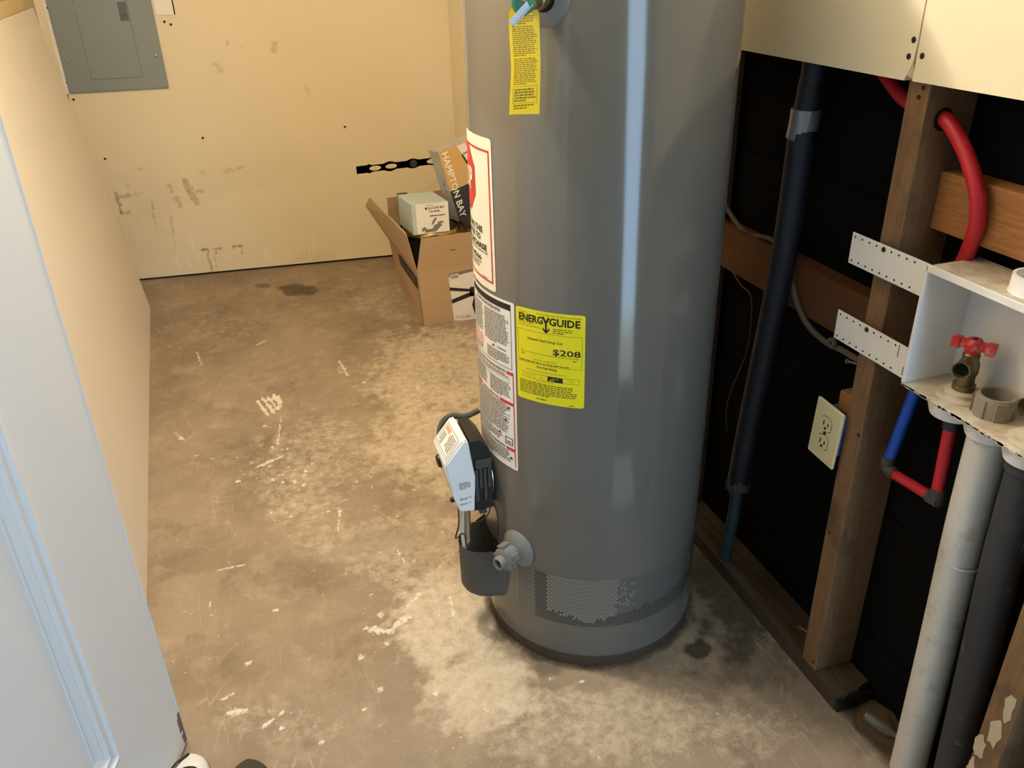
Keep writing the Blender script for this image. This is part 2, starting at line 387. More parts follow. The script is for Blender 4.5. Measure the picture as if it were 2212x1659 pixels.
def floor_attrs(P):
    x, y = P[:, 0], P[:, 1]; px = proj(P); u, v_ = px[:, 0], px[:, 1]
    u = np.where(y < .6, -9e3, u)
    n1 = fbm(x, y, 7, 11); n2 = fbm(x, y, 18, 31); n3 = fbm(x, y, 40, 51)
    def blob(cx, cy, rx, ry, rag=.7, ang=0):
        c = gz(cx, cy); a = gz(cx+rx, cy); b = gz(cx, cy+ry)
        dx, dy = x-c[0], y-c[1]; A = np.array([[a[0]-c[0], b[0]-c[0]], [a[1]-c[1], b[1]-c[1]]]); I = np.linalg.inv(A)
        p = I[0, 0]*dx+I[0, 1]*dy; q = I[1, 0]*dx+I[1, 1]*dy
        return np.hypot(p, q)+(n2-.5)*rag+(n3-.5)*rag*.8
    dust = np.zeros_like(x); chalk = np.zeros_like(x); dark = np.zeros_like(x)
    for cx, cy, rx, ry, s in ((960, 800, 190, 140, .75), (960, 950, 170, 130, .9), (900, 1180, 140, 120, .55), (960, 1330, 130, 150, 1.0), (1040, 1490, 150, 110, 1.0),
                              (690, 980, 160, 110, .45), (640, 1060, 120, 90, .5), (1330, 1560, 240, 100, .6), (1580, 1560, 160, 90, .45), (480, 700, 120, 40, .3), (880, 650, 160, 60, .4),
                              (760, 1180, 140, 70, .45), (600, 1560, 180, 60, .35), (1180, 1600, 180, 70, .5)):
        dust = np.maximum(dust, s*sm(1.5-blob(cx, cy, rx, ry)*1.1))
    def scr(a, b, wd, s=.8):
        g0, g1 = gz(*a), gz(*b); d = seg(x, y, g0[:2], g1[:2]); return s*sm(1.3-d/wd+(n3-.5)*1.6)
    for a, b in (((556, 866), (578, 896)), ((566, 858), (592, 892)), ((578, 856), (600, 884)), ((590, 852), (606, 880)), ((600, 855), (608, 876))):
        chalk = np.maximum(chalk, scr(a, b, .007, .75))
    for a, b, wd in (((607, 900), (600, 960), .006), ((378, 935), (396, 950), .008), ((555, 1010), (610, 985), .008), ((790, 1358), (838, 1362), .012),
                     ((570, 1570), (612, 1538), .006), ((880, 1310), (905, 1285), .01), ((733, 780), (752, 812), .009), ((452, 1300), (458, 1330), .003), ((735, 1100), (730, 1145), .005),
                     ((860, 1190), (880, 1225), .006), ((470, 1232), (530, 1220), .003), ((480, 1510), (505, 1498), .006), ((840, 1365), (880, 1330), .012), ((500, 1540), (525, 1536), .012),
                     ((425, 760), (437, 790), .005), ((555, 745), (575, 735), .005), ((900, 835), (910, 850), .006), ((972, 1290), (980, 1330), .006)):
        chalk = np.maximum(chalk, scr(a, b, wd, .6))
    r = np.random.RandomState(3)
    for i in range(240):                                    # paint drips and plaster crumbs
        if i < 130: cx, cy = r.normal(640, 80), r.normal(1010, 60)
        elif i < 180: cx, cy = r.normal(850, 60), r.normal(1200, 90)
        else: cx, cy = r.uniform(380, 1300), r.uniform(700, 1640)
        c = gz(cx, cy); rr = r.choice([.003, .0045, .006, .009], p=[.5, .3, .15, .05])
        k = (np.abs(x-c[0]) < .05) & (np.abs(y-c[1]) < .05)
        d = np.hypot(x[k]-c[0], y[k]-c[1])/rr; chalk[k] = np.maximum(chalk[k], r.uniform(.3, .8)*sm(1.5-d+(n3[k]-.5)))
    for cx, cy in ((637, 1040), (657, 1048), (660, 1018), (590, 1036), (780, 1420), (836, 1390), (822, 1328), (594, 1318), (823, 1490)):
        c = gz(cx, cy); d = np.hypot(x-c[0], (y-c[1])*.8)/.008; chalk = np.maximum(chalk, .55*sm(1.6-d+(n3-.5)*.8))
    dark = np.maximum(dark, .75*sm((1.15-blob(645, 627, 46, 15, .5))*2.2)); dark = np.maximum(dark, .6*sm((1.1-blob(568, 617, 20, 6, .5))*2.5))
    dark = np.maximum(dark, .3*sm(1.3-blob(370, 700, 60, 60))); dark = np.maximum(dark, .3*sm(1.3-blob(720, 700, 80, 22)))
    dark = np.maximum(dark, .9*sm((1.2-blob(1505, 1395, 40, 20, 1.7))*1.8)); dark = np.maximum(dark, .8*sm(1.5-blob(1600, 1330, 110, 90, 1.3))); dark = np.maximum(dark, .55*sm(1.5-blob(1640, 1440, 110, 60, 1.3))); dark = np.maximum(dark, .35*sm(1.4-blob(1390, 1440, 200, 30, 1.3)))  # floor by the sill: stains plus the tank's shade painted in
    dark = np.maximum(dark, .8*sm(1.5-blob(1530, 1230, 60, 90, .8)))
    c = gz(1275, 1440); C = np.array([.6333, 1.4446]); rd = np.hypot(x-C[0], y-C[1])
    dark = np.maximum(dark, .8*sm(1-np.abs(rd-.243)/.02+(n3-.5)*1.2)); dark = np.maximum(dark, .5*sm(1.2-blob(1055, 1330, 45, 28, .7)))  # dark ring round the heater base; shadow of the burner shield painted beside it
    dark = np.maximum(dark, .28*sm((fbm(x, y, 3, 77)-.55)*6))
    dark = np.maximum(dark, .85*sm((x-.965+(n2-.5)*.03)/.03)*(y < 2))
    return dict(dust=dust*(1-.3*n1), chalk=chalk, dark=dark)
us = np.concatenate([np.arange(-.85, 1.101, .0065)]); vs = np.arange(.40, 4.37, .0075)
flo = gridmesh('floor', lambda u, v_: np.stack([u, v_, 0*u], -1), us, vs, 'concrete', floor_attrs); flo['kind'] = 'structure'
fb = box(B(), (-.85, .40, -.12), (1.1, 4.37, -.002)); o = ob('slab_body', fb, 'exterior', flo)

# ------------------------------------------------------------------ structure: back wall
BWm = -.0937
def bwy(X): return 4.245+(X+.562)*BWm
def gB(x, y, off=0.):                                   # pixel -> back wall face
    r = ray(x, y); t = (4.245-.562*-BWm-off)/(r[1]-BWm*r[0]); return np.array([0, 0, CH])+r*t
def back(u, v_, off=0.): return (u, bwy(u)-off, v_)
def back_attrs(P):
    x, z = P[:, 0], P[:, 2]; n2 = fbm(x, z, 22, 5); n3 = fbm(x, z, 55, 8); n2b = fbm(x, z, 22, 15); st = np.zeros_like(x); sc = np.zeros_like(x)
    def s(a, b, wd, k, arr, rag=1.2):
        g0, g1 = gB(*a), gB(*b); d = seg(x+(n2-.5)*.012, z+(n2b-.5)*.012, (g0[0], g0[2]), (g1[0], g1[2])); return np.maximum(arr, k*sm(1.3-d/wd+(n3-.5)*2.2))
    for a, b, wd, k in (((250, 418), (262, 460), .01, .75), ((262, 425), (278, 422), .012, .5), ((262, 462), (280, 458), .008, .5), ((328, 435), (332, 450), .007, .5), ((331, 462), (336, 482), .006, .45),
                        ((366, 400), (372, 412), .01, .5), ((380, 430), (390, 445), .012, .4), ((397, 388), (410, 410), .013, .55), ((412, 410), (425, 440), .016, .5), ((420, 415), (438, 412), .008, .35),
                        ((435, 370), (440, 372), .012, .25), ((485, 372), (500, 368), .012, .3), ((508, 366), (524, 362), .011, .3), ((438, 540), (448, 540), .007, .9), ((449, 540), (457, 590), .006, .6),
                        ((460, 538), (474, 536), .008, .85), ((466, 540), (466, 546), .006, .8), ((507, 533), (523, 531), .008, .85), ((521, 535), (523, 547), .005, .4), ((463, 550), (467, 580), .005, .25),
                        ((368, 465), (374, 505), .005, .3), ((374, 505), (378, 540), .004, .2), ((300, 365), (310, 367), .006, .35), ((275, 400), (278, 403), .006, .3), ((285, 420), (310, 415), .01, .18),
                        ((591, 102), (593, 106), .018, .4), ((490, 88), (494, 95), .011, .3), ((462, 138), (478, 152), .012, .25), ((520, 102), (522, 102), .006, .25), ((334, 318), (342, 314), .003, .2), ((660, 190), (668, 200), .01, .16)):
        st = s(a, b, wd, k, st)
    for a, b, wd, k in (((380, 555), (388, 585), .007, .8), ((404, 560), (412, 577), .006, .7), ((414, 512), (418, 540), .007, .8), ((424, 545), (432, 560), .006, .6), ((490, 550), (494, 565), .006, .6),
                        ((572, 535), (576, 560), .009, .85), ((580, 545), (588, 560), .006, .7), ((598, 530), (600, 548), .006, .7), ((676, 500), (680, 548), .006, .55), ((668, 535), (672, 560), .005, .5)):
        sc = s(a, b, wd, k, sc)
    st = np.maximum(st, .10*sm((fbm(x, z, 4, 90)-.5)*5)*sm((.75-z)/.5))
    return dict(stain=st, scrape=sc)
wb = struct('wall_back', (0, 0, 0))
gridmesh('drywall_panel', lambda u, v_: np.stack([u, bwy(u), v_], -1), np.arange(-.73, 1.05, .0042), np.concatenate([np.arange(.012, 1.30, .0042), np.arange(1.30, 2.41, .05)]), 'drywall_back', back_attrs, wb)
bm = B()
prism(bm, [back(-.75, 0, -.03), back(1.10, 0, -.03), back(1.10, 0, -.12), back(-.75, 0, -.12)], (0, 0, 2.4)); ob('wall_core', bm, 'black_plastic', wb)
for px_, py_ in ((438, 298), (159, 215), (745, 274), (355, 47), (369, 53), (173, 284), (227, 343), (345, 6)):
    p = gB(px_, py_); ob('screw', cyl(B(), (p[0], p[1]+.002, p[2]), (p[0]+.0001, p[1]-.0015, p[2]), .0055, n=10), 'nail_dark', wb)
# plasterboard patch beside the panel with its dark open joint
a, b = gB(338, 33), gB(378, 29)
bm = B(); prism(bm, [back(a[0], a[2], .0), back(b[0]-.004, a[2], .0), back(b[0]-.004, a[2], .004), back(a[0], a[2], .004)], (0, 0, .22)); ob('drywall_patch', bm, 'trim_white', wb)
bm = B(); prism(bm, [back(b[0]-.004, a[2], -.001), back(b[0]+.001, a[2], -.001), back(b[0]+.001, a[2], .0015), back(b[0]-.004, a[2], .0015)], (0, 0, .22)); ob('open_joint', bm, 'black_hole', wb)
bm = B(); prism(bm, [back(-.684, .76, 0), back(-.677, .76, 0), back(-.677, .76, .0015), back(-.684, .76, .0015)], (0, 0, .125)); ob('open_joint', bm, 'black_hole', wb)

# ------------------------------------------------------------------ structure: left wall, far right wall, ceiling, header
def lwx(y): return -.715+.05*(4.25-y)
wl = struct('wall_left', (0, 0, 0))
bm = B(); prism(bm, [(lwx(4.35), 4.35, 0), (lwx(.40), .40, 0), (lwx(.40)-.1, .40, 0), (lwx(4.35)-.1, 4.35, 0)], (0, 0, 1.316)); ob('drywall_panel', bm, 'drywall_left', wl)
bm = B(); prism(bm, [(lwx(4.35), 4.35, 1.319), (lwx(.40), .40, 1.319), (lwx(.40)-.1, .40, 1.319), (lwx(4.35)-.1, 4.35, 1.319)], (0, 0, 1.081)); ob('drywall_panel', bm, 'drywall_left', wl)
ob('ceiling', box(B(), (-.8, .40, 2.4), (1.2, 4.4, 2.46)), 'ceiling_paint', kind='structure')
ob('wall_front', box(B(), (-.75, .40, 2.06), (1.2, .52, 2.4)), 'drywall_right', kind='structure')
ob('trim_1', box(B(), (-.60, .36, 0), (-.515, .50, 2.06), .003), 'door_paint', kind='structure')
# outside: added unseen alcove, paved strip and fence that shape the daylight coming in
ob('added_floor', box(B(), (-1.7, -2.5, -.14), (1.25, .395, -.02)), 'exterior', kind='structure')
ob('added_roof', box(B(), (-1.7, -2.5, 2.48), (.53, .395, 2.56)), 'ceiling_paint', kind='structure')
ob('added_eave', box(B(), (.53, -.35, 2.48), (1.25, .395, 2.56)), 'ceiling_paint', kind='structure')
for x0, x1 in ((-1.7, -.75), (1.15, 1.25)): ob('added_outer_wall', box(B(), (x0, .40, -.02), (x1, .52, 2.48)), 'exterior', kind='structure')
ob('added_wall', box(B(), (-1.7, -2.4, -.02), (-1.6, .40, 2.48)), 'exterior', kind='structure'); ob('added_wall', box(B(), (-1.7, -9, -.02), (.53, -2.4, 2.48)), 'exterior', kind='structure')
ob('added_wall', box(B(), (.97, -.35, -.02), (1.25, .40, 2.48)), 'exterior', kind='structure')
ob('added_paving', box(B(), (.53, -20, -.145), (20, -.35, -.02)), 'ceiling_paint', kind='structure')  # pale strip added to give the heater its bright reflection
ob('ground_outside', box(B(), (-8, -20, -.2), (20, 12, -.15)), 'exterior', kind='structure')
bm = B(); prism(bm, [(.97, -.35, -.02), (1.07, -.35, -.02), (2.7, -9, -.02), (2.6, -9, -.02)], (0, 0, 1.9)); ob('added_fence', bm, 'added_fence_wood', kind='structure')  # unseen, placed to narrow the bright streak on the heater

# ------------------------------------------------------------------ structure: right wall, opened up below the upper boards
XF = .969; XS = 1.062; ZD = 1.217
wr = struct('wall_right', (0, 0, 0))
JY = 1.044
def plate(lo, hi, mat, nm='drywall_panel', bev=.001): return ob(nm, box(B(), lo, hi, bev), mat, wr)
bm = B()                                                  # far upper board with a broken lower corner at the joint
prism(bm, [(.957, 2.2, ZD+.006), (.957, JY+.016, ZD-.004), (.957, JY+.004, ZD+.022), (.957, JY+.0015, ZD+.05), (.957, JY+.0015, 2.4), (.957, 2.2, 2.4)], (.012, 0, 0)); ob('drywall_panel', bm, 'drywall_right', wr)
bm = B(); prism(bm, [(.957, JY-.0015, ZD-.003), (.957, .40, ZD-.003), (.957, .40, 2.4), (.957, JY-.0015, 2.4)], (.012, 0, 0)); ob('drywall_panel', bm, 'drywall_right', wr)
bm = B(); prism(bm, [(.957, 2.2, 0), (1.03, 4.25, 0), (1.10, 4.25, 0), (1.10, 2.2, 0)], (0, 0, 2.4)); ob('drywall_panel', bm, 'drywall_right', wr)
for px_, py_, mt in ((1963, 122, 'dark_screw'), (1992, 121, 'dark_screw'), (1974, 86, 'dark_screw')):
    p = gX(px_, py_, .957); ob('screw', lathe(B(), (.958, p[1], p[2]), (-1, 0, 0), [(.0048, 0), (.0045, .0014), (.002, .0018)], 12), mt, wr)
p = gX(1967, 165, .957); bm = B(); prism(bm, [(.9575, JY+.013, ZD+.004), (.9575, JY-.004, ZD-.002), (.9575, JY+.003, ZD+.024)], (.008, 0, 0)); ob('torn_paper', bm, 'plaster', wr)
z = .0; i = 0
while z < 2.38:                                           # dark sheathing boards behind the studs
    h = .142; ob('sheathing_board', box(B(), (XS+.0015*(i % 2), .40, z+.0005), (XS+.02, 2.2, min(2.4, z+h)-.0005), .001), 'fiberboard', wr); z += h; i += 1
ob('wall_core', box(B(), (XS+.021, .40, 0), (XS+.1, 2.2, 2.4)), 'black_plastic', wr)
def stud(y0, y1, z0, z1=2.4, x0=XF): return ob('stud', box(B(), (x0, y0, z0), (XS, y1, z1), .002), 'stud_wood', wr)
st1 = stud(1.018, 1.061, .038); st2 = stud(.603, .648, .0); stud(1.65, 1.69, .038); stud(2.14, 2.18, .038)
bm = B()                                                  # sill plate, rough near end, split along the grain
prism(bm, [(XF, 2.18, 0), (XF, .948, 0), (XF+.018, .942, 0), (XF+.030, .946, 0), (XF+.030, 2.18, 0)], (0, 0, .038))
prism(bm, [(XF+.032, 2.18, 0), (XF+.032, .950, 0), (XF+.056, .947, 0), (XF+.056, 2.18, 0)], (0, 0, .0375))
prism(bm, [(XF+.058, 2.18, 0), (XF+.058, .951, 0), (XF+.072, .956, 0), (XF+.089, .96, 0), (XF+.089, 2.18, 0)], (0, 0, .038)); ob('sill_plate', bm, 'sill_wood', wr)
bm = B(); box(bm, (XF+.002, .938, 0), (XF+.086, .946, .030)); ob('charred_end', bm, 'black_plastic', wr)
ob('blocking', box(B(), (1.022, .65, .992), (XS, 1.017, 1.082), .002), 'block_wood', wr)
ob('blocking', box(B(), (1.022, 1.063, .735), (XS, 1.645, .832), .002), 'shaded_block', wr)
bm = B()                                                  # plaster smears on the near stud
for cy, cz, a, b in ((.640, .25, .012, .03), (.625, .30, .012, .035), (.617, .36, .01, .03), (.643, .20, .006, .02)):
    n = 14; q = [(XF-.001, cy+math.cos(2*math.pi*k/n)*a*random.uniform(.6, 1.2), cz+math.sin(2*math.pi*k/n)*b*random.uniform(.6, 1.2)) for k in range(n)]
    prism(bm, q, (.0015, 0, 0))
ob('plaster_smear', bm, 'plaster', st2)
bm = B()                                                  # nails left in the stud
for py0, pz in ((1.08, .10), (1.083, .735)):
    cyl(bm, (XF+.012, 1.06, pz), (XF+.006, py0+.006, pz-.004), .002, n=8); cyl(bm, (XF+.006, py0+.006, pz-.004), (XF+.0055, py0+.009, pz-.0045), .005, n=8)
ob('nail', bm, 'steel_screw', st1)
for px_, py_ in ((1995, 190), (1985, 210), (1855, 940), (1792, 1150), (1757, 1430)):
    p = gX(px_, py_, XF); ob('nail_head', cyl(B(), (XF+.001, p[1], p[2]), (XF-.001, p[1], p[2]), .0035, n=8), 'dark_screw', st1)

# rubble where the sill stops
def mound(x, y):
    d = math.hypot((x-1.06)/.07, (y-.886)/.058); h = .022*max(0., 1-d)**.8*(.5+fbm(np.array([x]), np.array([y]), 45, 9)[0])
    return (x, y, .001+h+(.006*(fbm(np.array([x]), np.array([y]), 60, 2)[0]-.3) if d < 1 else -.004))
bm = grid(B(), mound, lins(.975, 1.061, 22), lins(.79, .938, 34))
ob('dirt_heap', bm, 'mound_sand', smooth='all', label='small brown heap of dirt in the wall cavity beside the sill plate end', cat='dirt', kind='stuff')

# ------------------------------------------------------------------ door leaf
dd = Vector((math.cos(R_(75)), math.sin(R_(75)), 0)); dnrm = Vector((dd.y, -dd.x, 0)); dl = Vector((-.297, 1.305, 0)); DWD = .80
door = struct('door_1', tuple(dl-dd*DWD))
DM = Matrix.Translation(dl) @ Matrix((( -dd.x, dnrm.x, 0, 0), (-dd.y, dnrm.y, 0, 0), (0, 0, 1, 0), (0, 0, 0, 1)))  # u from latch to hinge, v out of the face, z
ob('door_leaf', box(B(), (0, -.044, .008), (DWD, 0, 2.03), .002, DM), 'door_paint', door)
U0, Z0, Z1, U1 = .222, .245, .98, DWD-.12
prof = [(0, .0), (.006, .011), (.016, .013), (.020, .008), (.024, .008), (.034, .010), (.040, .004), (.044, .006), (.050, .003), (.056, 0)]
for z0, z1 in ((Z0, Z1), (1.12, 1.88)):
    bm = B(); rings = []
    for off, h in prof:
        rings.append([bm.verts.new(DM @ Vector((a, h+.0002, b))) for a, b in ((U0+off, z0+off), (U1-off, z0+off), (U1-off, z1-off), (U0+off, z1-off))])
    for p, q in zip(rings, rings[1:]):
        for k in range(4): bm.faces.new((p[k], p[(k+1) % 4], q[(k+1) % 4], q[k]))
    ob('panel_moulding', bm, 'door_paint', door)
    ob('door_panel', box(B(), (U0+.07, -.001, z0+.07), (U1-.07, .004, z1-.07), .003, DM), 'door_paint', door)
bm = B()                                                  # chipped, grimy bottom corner of the leaf
for k in range(9):
    zz = .01+k*.009; box(bm, (-.0015, -.044, zz), (random.uniform(.004, .016), .0012, zz+.008), 0, DM)
ob('grime', bm, 'rubber', door)

# ------------------------------------------------------------------ plasterboard sheets leaning on the left wall
def leaning(name, xb, xt, zt, y0, y1, sk, th, mat, label):
    d = Vector((sk, -1, 0)).normalized()
    f = thing(name, (xb, y1, 0), label, 'drywall sheet', 'plasterboard sheets leaning on the left wall')
    L = y1-y0; up = Vector((xt-xb, 0, zt)); nn = Vector((zt, 0, -(xt-xb))).normalized()
    p = Vector((xb, y1, 0)); q = [p, p+d*L, p+d*L+up, p+up]; bm = B(); prism(bm, q, -nn*th)
    bmesh.ops.bevel(bm, geom=list(bm.edges), offset=.0015, segments=1, affect='EDGES')
    ob('board', bm, mat, f); bm = B()
    c0 = p+up-nn*(th*.5)+Vector((0, 0, .0006)); prism(bm, [c0+nn*th*.3, c0+d*L+nn*th*.3, c0+d*L-nn*th*.3, c0-nn*th*.3], (0, 0, .0006)); ob('core_edge', bm, 'plaster', f)
leaning('plasterboard_sheet', -.502, -.655, 1.250, 1.41, 3.85, .0492, .0127, 'sheet_board', 'smooth white plasterboard sheet leaning on its long edge, outermost one')
leaning('plasterboard_sheet', -.522, -.678, 1.292, 1.45, 3.80, .0492, .0127, 'drywall_left', 'tan plasterboard sheet leaning on the left wall, hidden behind a white one')

# ------------------------------------------------------------------ electrical panel on the back wall
TH = math.atan(BWm)
def bk(u, v_, off): return Vector(back(u, v_, off))
ep = thing('electrical_panel', back(-.46, .88), 'grey steel electrical panel with flush door on the back wall', 'electrical panel')
def bplate(nm, u0, u1, z0, z1, o0, o1, mat, par, bev=0.):
    bm = B(); prism(bm, [back(u0, z0, o0), back(u1, z0, o0), back(u1, z0, o1), back(u0, z0, o1)], (0, 0, z1-z0))
    if bev: bmesh.ops.bevel(bm, geom=list(bm.edges), offset=bev, segments=2, affect='EDGES')
    return ob(nm, bm, mat, par)
bplate('cover', -.668, -.254, .888, 1.68, .0005, .012, 'panel_grey', ep, .003)
pd = bplate('panel_door', -.562, -.354, .942, 1.63, .0125, .0148, 'panel_grey', ep, .0008)
bplate('door_gap', -.564, -.352, .940, 1.632, .0121, .0127, 'panel_latch', ep)
bplate('latch', -.392, -.357, 1.171, 1.245, .0145, .0162, 'panel_latch', pd, .0006)
bplate('latch_pull', -.386, -.366, 1.192, 1.200, .016, .024, 'panel_latch', pd, .001); bplate('latch_pull', -.386, -.380, 1.182, 1.200, .016, .023, 'panel_latch', pd, .001)
for zz in (.985, 1.22): bplate('hinge', -.569, -.561, zz, zz+.022, .0124, .0165, 'panel_grey', ep, .001)
for X, z in ((-.642, 1.02), (-.281, 1.025), (-.642, 1.55), (-.281, 1.55)):
    ob('screw', lathe(B(), bk(X, z, .0118), (BWm, -1, 0), [(.0055, 0), (.005, .002), (.002, .003)], 12), 'steel_screw', ep)
tr = bplate('trim_2', -.684, -.669, .886, 2.35, .0005, .004, 'trim_white', None); tr['kind'] = 'structure'
for px_, py_ in ((103, 17), (145, 178)):
    p = gB(px_, py_, .005); ob('screw', cyl(B(), (p[0], p[1]+.003, p[2]), (p[0], p[1]-.001, p[2]), .005, n=10), 'nail_dark', tr)

# ------------------------------------------------------------------ water heater
TC = Vector((.6333, 1.4446, 0)); TR_ = .2413
def tk(th, z, off=0.):
    a = R_(th); return Vector((TC.x+(TR_+off)*math.sin(a), TC.y-(TR_+off)*math.cos(a), z))
wh = thing('water_heater', tuple(TC), 'tall grey cylindrical gas water heater with labels standing on the concrete floor', 'water heater')
ob('jacket', lathe(B(), TC, (0, 0, 1), [(TR_-.006, .030), (TR_, .032), (TR_, 1.50), (TR_-.006, 1.508)], 160, True, True), 'tank_paint', wh, smooth=True)
ob('base_ring', lathe(B(), TC, (0, 0, 1), [(TR_-.004, .0), (TR_-.001, .003), (TR_-.0015, .026), (TR_-.006, .031)], 128), 'rusty_base', wh, smooth=True)
ob('top_cap', lathe(B(), TC, (0, 0, 1), [(TR_+.002, 1.49), (TR_+.002, 1.515), (TR_-.03, 1.525), (.05, 1.53), (.05, 1.60)], 96), 'tank_paint', wh, smooth=True)
bm = B(); grid(bm, lambda u, v_: tk(u, v_, .0004), [0+118, 118.6], lins(.03, 1.49, 4)); ob('seam', bm, 'shield_paint', wh)

# perforated intake screen: too many holes to pick apart
def holes(nm, mat, test, off):
    bm = B(); p = .0064; da = math.degrees(p/TR_); r = 0; zz = .119
    while zz < .2435:
        th = -51+(da/2 if r % 2 else 0)
        while th < 95:
            if test(th, zz):
                c = [tk(th+math.degrees(.0020*math.cos(R_(60*k+30))/TR_), zz+.0020*math.sin(R_(60*k+30)), off) for k in range(6)]
                bm.faces.new([bm.verts.new(q) for q in c])
            th += da
        zz += p*.866; r += 1
    return ob(nm, bm, mat, wh, kind='stuff')
hn = random.Random(4)
def zone(th, z):
    q = math.sin(th*91.7+z*5123.3)*43758.5; q = q-math.floor(q)
    if -44.5 < th < -10+12*q*q and z > .140+.012*q-.018*math.exp(-((th+24)/9)**2): return 'lint'
    if th >= -12 and z > .148+.010*q+.0003*th and th < 30+25*q: return 'clog'
    return 'open'
holes('screen_hole', 'black_hole', lambda t, z: zone(t, z) == 'open', .0006)
holes('lint_filled_hole', 'lint', lambda t, z: zone(t, z) == 'lint', .0006)
holes('clogged_hole', 'lint_grey', lambda t, z: zone(t, z) == 'clog', .0006)

# --- yellow energy label
A0, A1, L0, L1 = -59.2, -27.1, .649, .834
yl = ob('energy_label', rrect(B(), lambda u, v_: tk(u, v_, .0005), A0, A1, L0, L1, 1.2, .005), 'label_yellow', wh, label='bright yellow energy guide label with black print')
fy = lambda u, v_: tk(A0+(A1-A0)*u, L0+(L1-L0)*v_, .0010)
bm = B()
text(bm, 'ENERG', fy, .055, .425, .865, .945, .028); text(bm, 'GUIDE', fy, .515, .935, .865, .945, .028)
for a, b in (((.425, .945), (.47, .885)), ((.515, .945), (.47, .885)), ((.47, .905), (.47, .80))):
    dx, dy = b[0]-a[0], b[1]-a[1]; l = math.hypot(dx, dy); nx, ny = -dy/l*.0125, dx/l*.0125
    bm.faces.new([bm.verts.new(fy(x, y)) for x, y in ((a[0]+nx, a[1]+ny), (b[0]+nx, b[1]+ny), (b[0]-nx, b[1]-ny), (a[0]-nx, a[1]-ny))])
for pts in (((.47, .775), (.42, .815), (.42, .838), (.47, .80)), ((.47, .775), (.52, .815), (.52, .838), (.47, .80))): bm.faces.new([bm.verts.new(fy(*q)) for q in pts])
text(bm, '$208', fy, .565, .945, .55, .625, .012)
text(bm, 'Estimated Yearly Energy Cost', fy, .19, .70, .672, .705, .012)
text(bm, 'First Hour Rating', fy, .33, .62, .378, .412, .012)
rect(bm, fy, .49, .705, .262, .318, 3)
ob('label_print', bm, 'ink', yl, kind='stuff'); bm = B()
text(bm, 'U.S. Government', fy, .03, .17, .955, .972); text(bm, 'Federal law prohibits removal of this label before consumer purchase', fy, .33, .95, .955, .975)
text(bm, 'Water Heater - Natural Gas', fy, .04, .29, .845, .862); text(bm, 'Tank Size (Storage Capacity): 40 gallons', fy, .04, .39, .812, .832)
bars(bm, fy, .57, .86, .785, .845, 3, .5, .25); text(bm, 'Cost Range of Similar Models', fy, .27, .62, .462, .482)
outline(bm, fy, .03, .965, .425, .775, .004, .003); rect(bm, fy, .09, .905, .540, .544, 8)
for u in (.09, .90): rect(bm, fy, u, u+.006, .525, .575)
for u in (.28, .49, .70): rect(bm, fy, u, u+.004, .53, .544)
bars(bm, fy, .085, .15, .508, .522, 1, .7, .9, 1); bars(bm, fy, .84, .91, .508, .522, 1, .7, .9, 1)
bars(bm, fy, .06, .89, .433, .452, 1, .6, .07, 1); text(bm, '(How much hot water you get in the first hour of use)', fy, .15, .75, .340, .360)
outline(bm, fy, .10, .93, .262, .318, .004, .003)
for u in (.29,): rect(bm, fy, u, u+.004, .262, .318)
text(bm, 'VERY SMALL', fy, .135, .25, .285, .298); text(bm, 'LOW', fy, .38, .42, .285, .298); text(bm, 'HIGH', fy, .80, .85, .285, .298)
text(bm, 'Estimated Yearly Energy Use', fy, .31, .57, .238, .252); bars(bm, fy, .05, .92, .075, .225, 7, .5, .06); bars(bm, fy, .32, .58, .03, .055, 1, .5, .2); bars(bm, fy, .8, .94, .01, .03, 1, .5, .3)
ob('label_print', bm, 'ink_yellowgrey', yl, kind='stuff'); bm = B(); text(bm, 'MEDIUM', fy2 := (lambda u, v_: tk(A0+(A1-A0)*u, L0+(L1-L0)*v_, .0014)), .545, .65, .292, .304); bars(bm, fy2, .52, .65, .27, .285, 1, .7, .4)
ob('label_print', bm, 'label_yellow', yl, kind='stuff')

# --- long white operating instructions label
A0w, A1w, L0w, L1w = -101., -60.2, .475, .836
wlb = ob('instruction_label', rrect(B(), lambda u, v_: tk(u, v_, .0005), A0w, A1w, L0w, L1w, 1., .004), 'label_white', wh, label='long white instruction label with red bands')
fw = lambda u, v_: tk(A0w+(A1w-A0w)*u, L0w+(L1w-L0w)*v_, .0010)
bm = B(); rect(bm, fw, .03, .95, .955, .985, 10); outline(bm, fw, .03, .95, .62, .955, .006, .003); text(bm, 'AUTOMATIC STORAGE WATER HEATER', fw, .2, .78, .925, .943, .02)
text(bm, 'WARNING', fw, .70, .86, .712, .722, .02); text(bm, 'FOR YOUR SAFETY READ BEFORE OPERATING', fw, .15, .84, .588, .604, .02)
text(bm, 'OPERATING INSTRUCTIONS', fw, .30, .70, .405, .421, .02); text(bm, 'TO TURN OFF GAS TO THE APPLIANCE', fw, .15, .80, .116, .132, .02)
bm.faces.new([bm.verts.new(fw(*q)) for q in ((.60, .71), (.66, .71), (.63, .725))])
for u, v_ in ((.88, .385), (.82, .300), (.70, .20), (.90, .07)): bm.faces.new([bm.verts.new(fw(*q)) for q in ((u-.03, v_-.008), (u+.03, v_-.008), (u, v_+.008))])
outline(bm, fw, .80, .93, .15, .195, .012, .005, 2); rect(bm, fw, .83, .90, .163, .170); ob('label_print', bm, 'ink', wlb, kind='stuff')
bm = B(); bars(bm, fw, .06, .40, .74, .915, 17, .5, .16); bars(bm, fw, .44, .92, .735, .915, 17, .5, .1); bars(bm, fw, .48, .92, .635, .70, 6, .5, .1); bars(bm, fw, .06, .40, .63, .665, 3, .5, .16)
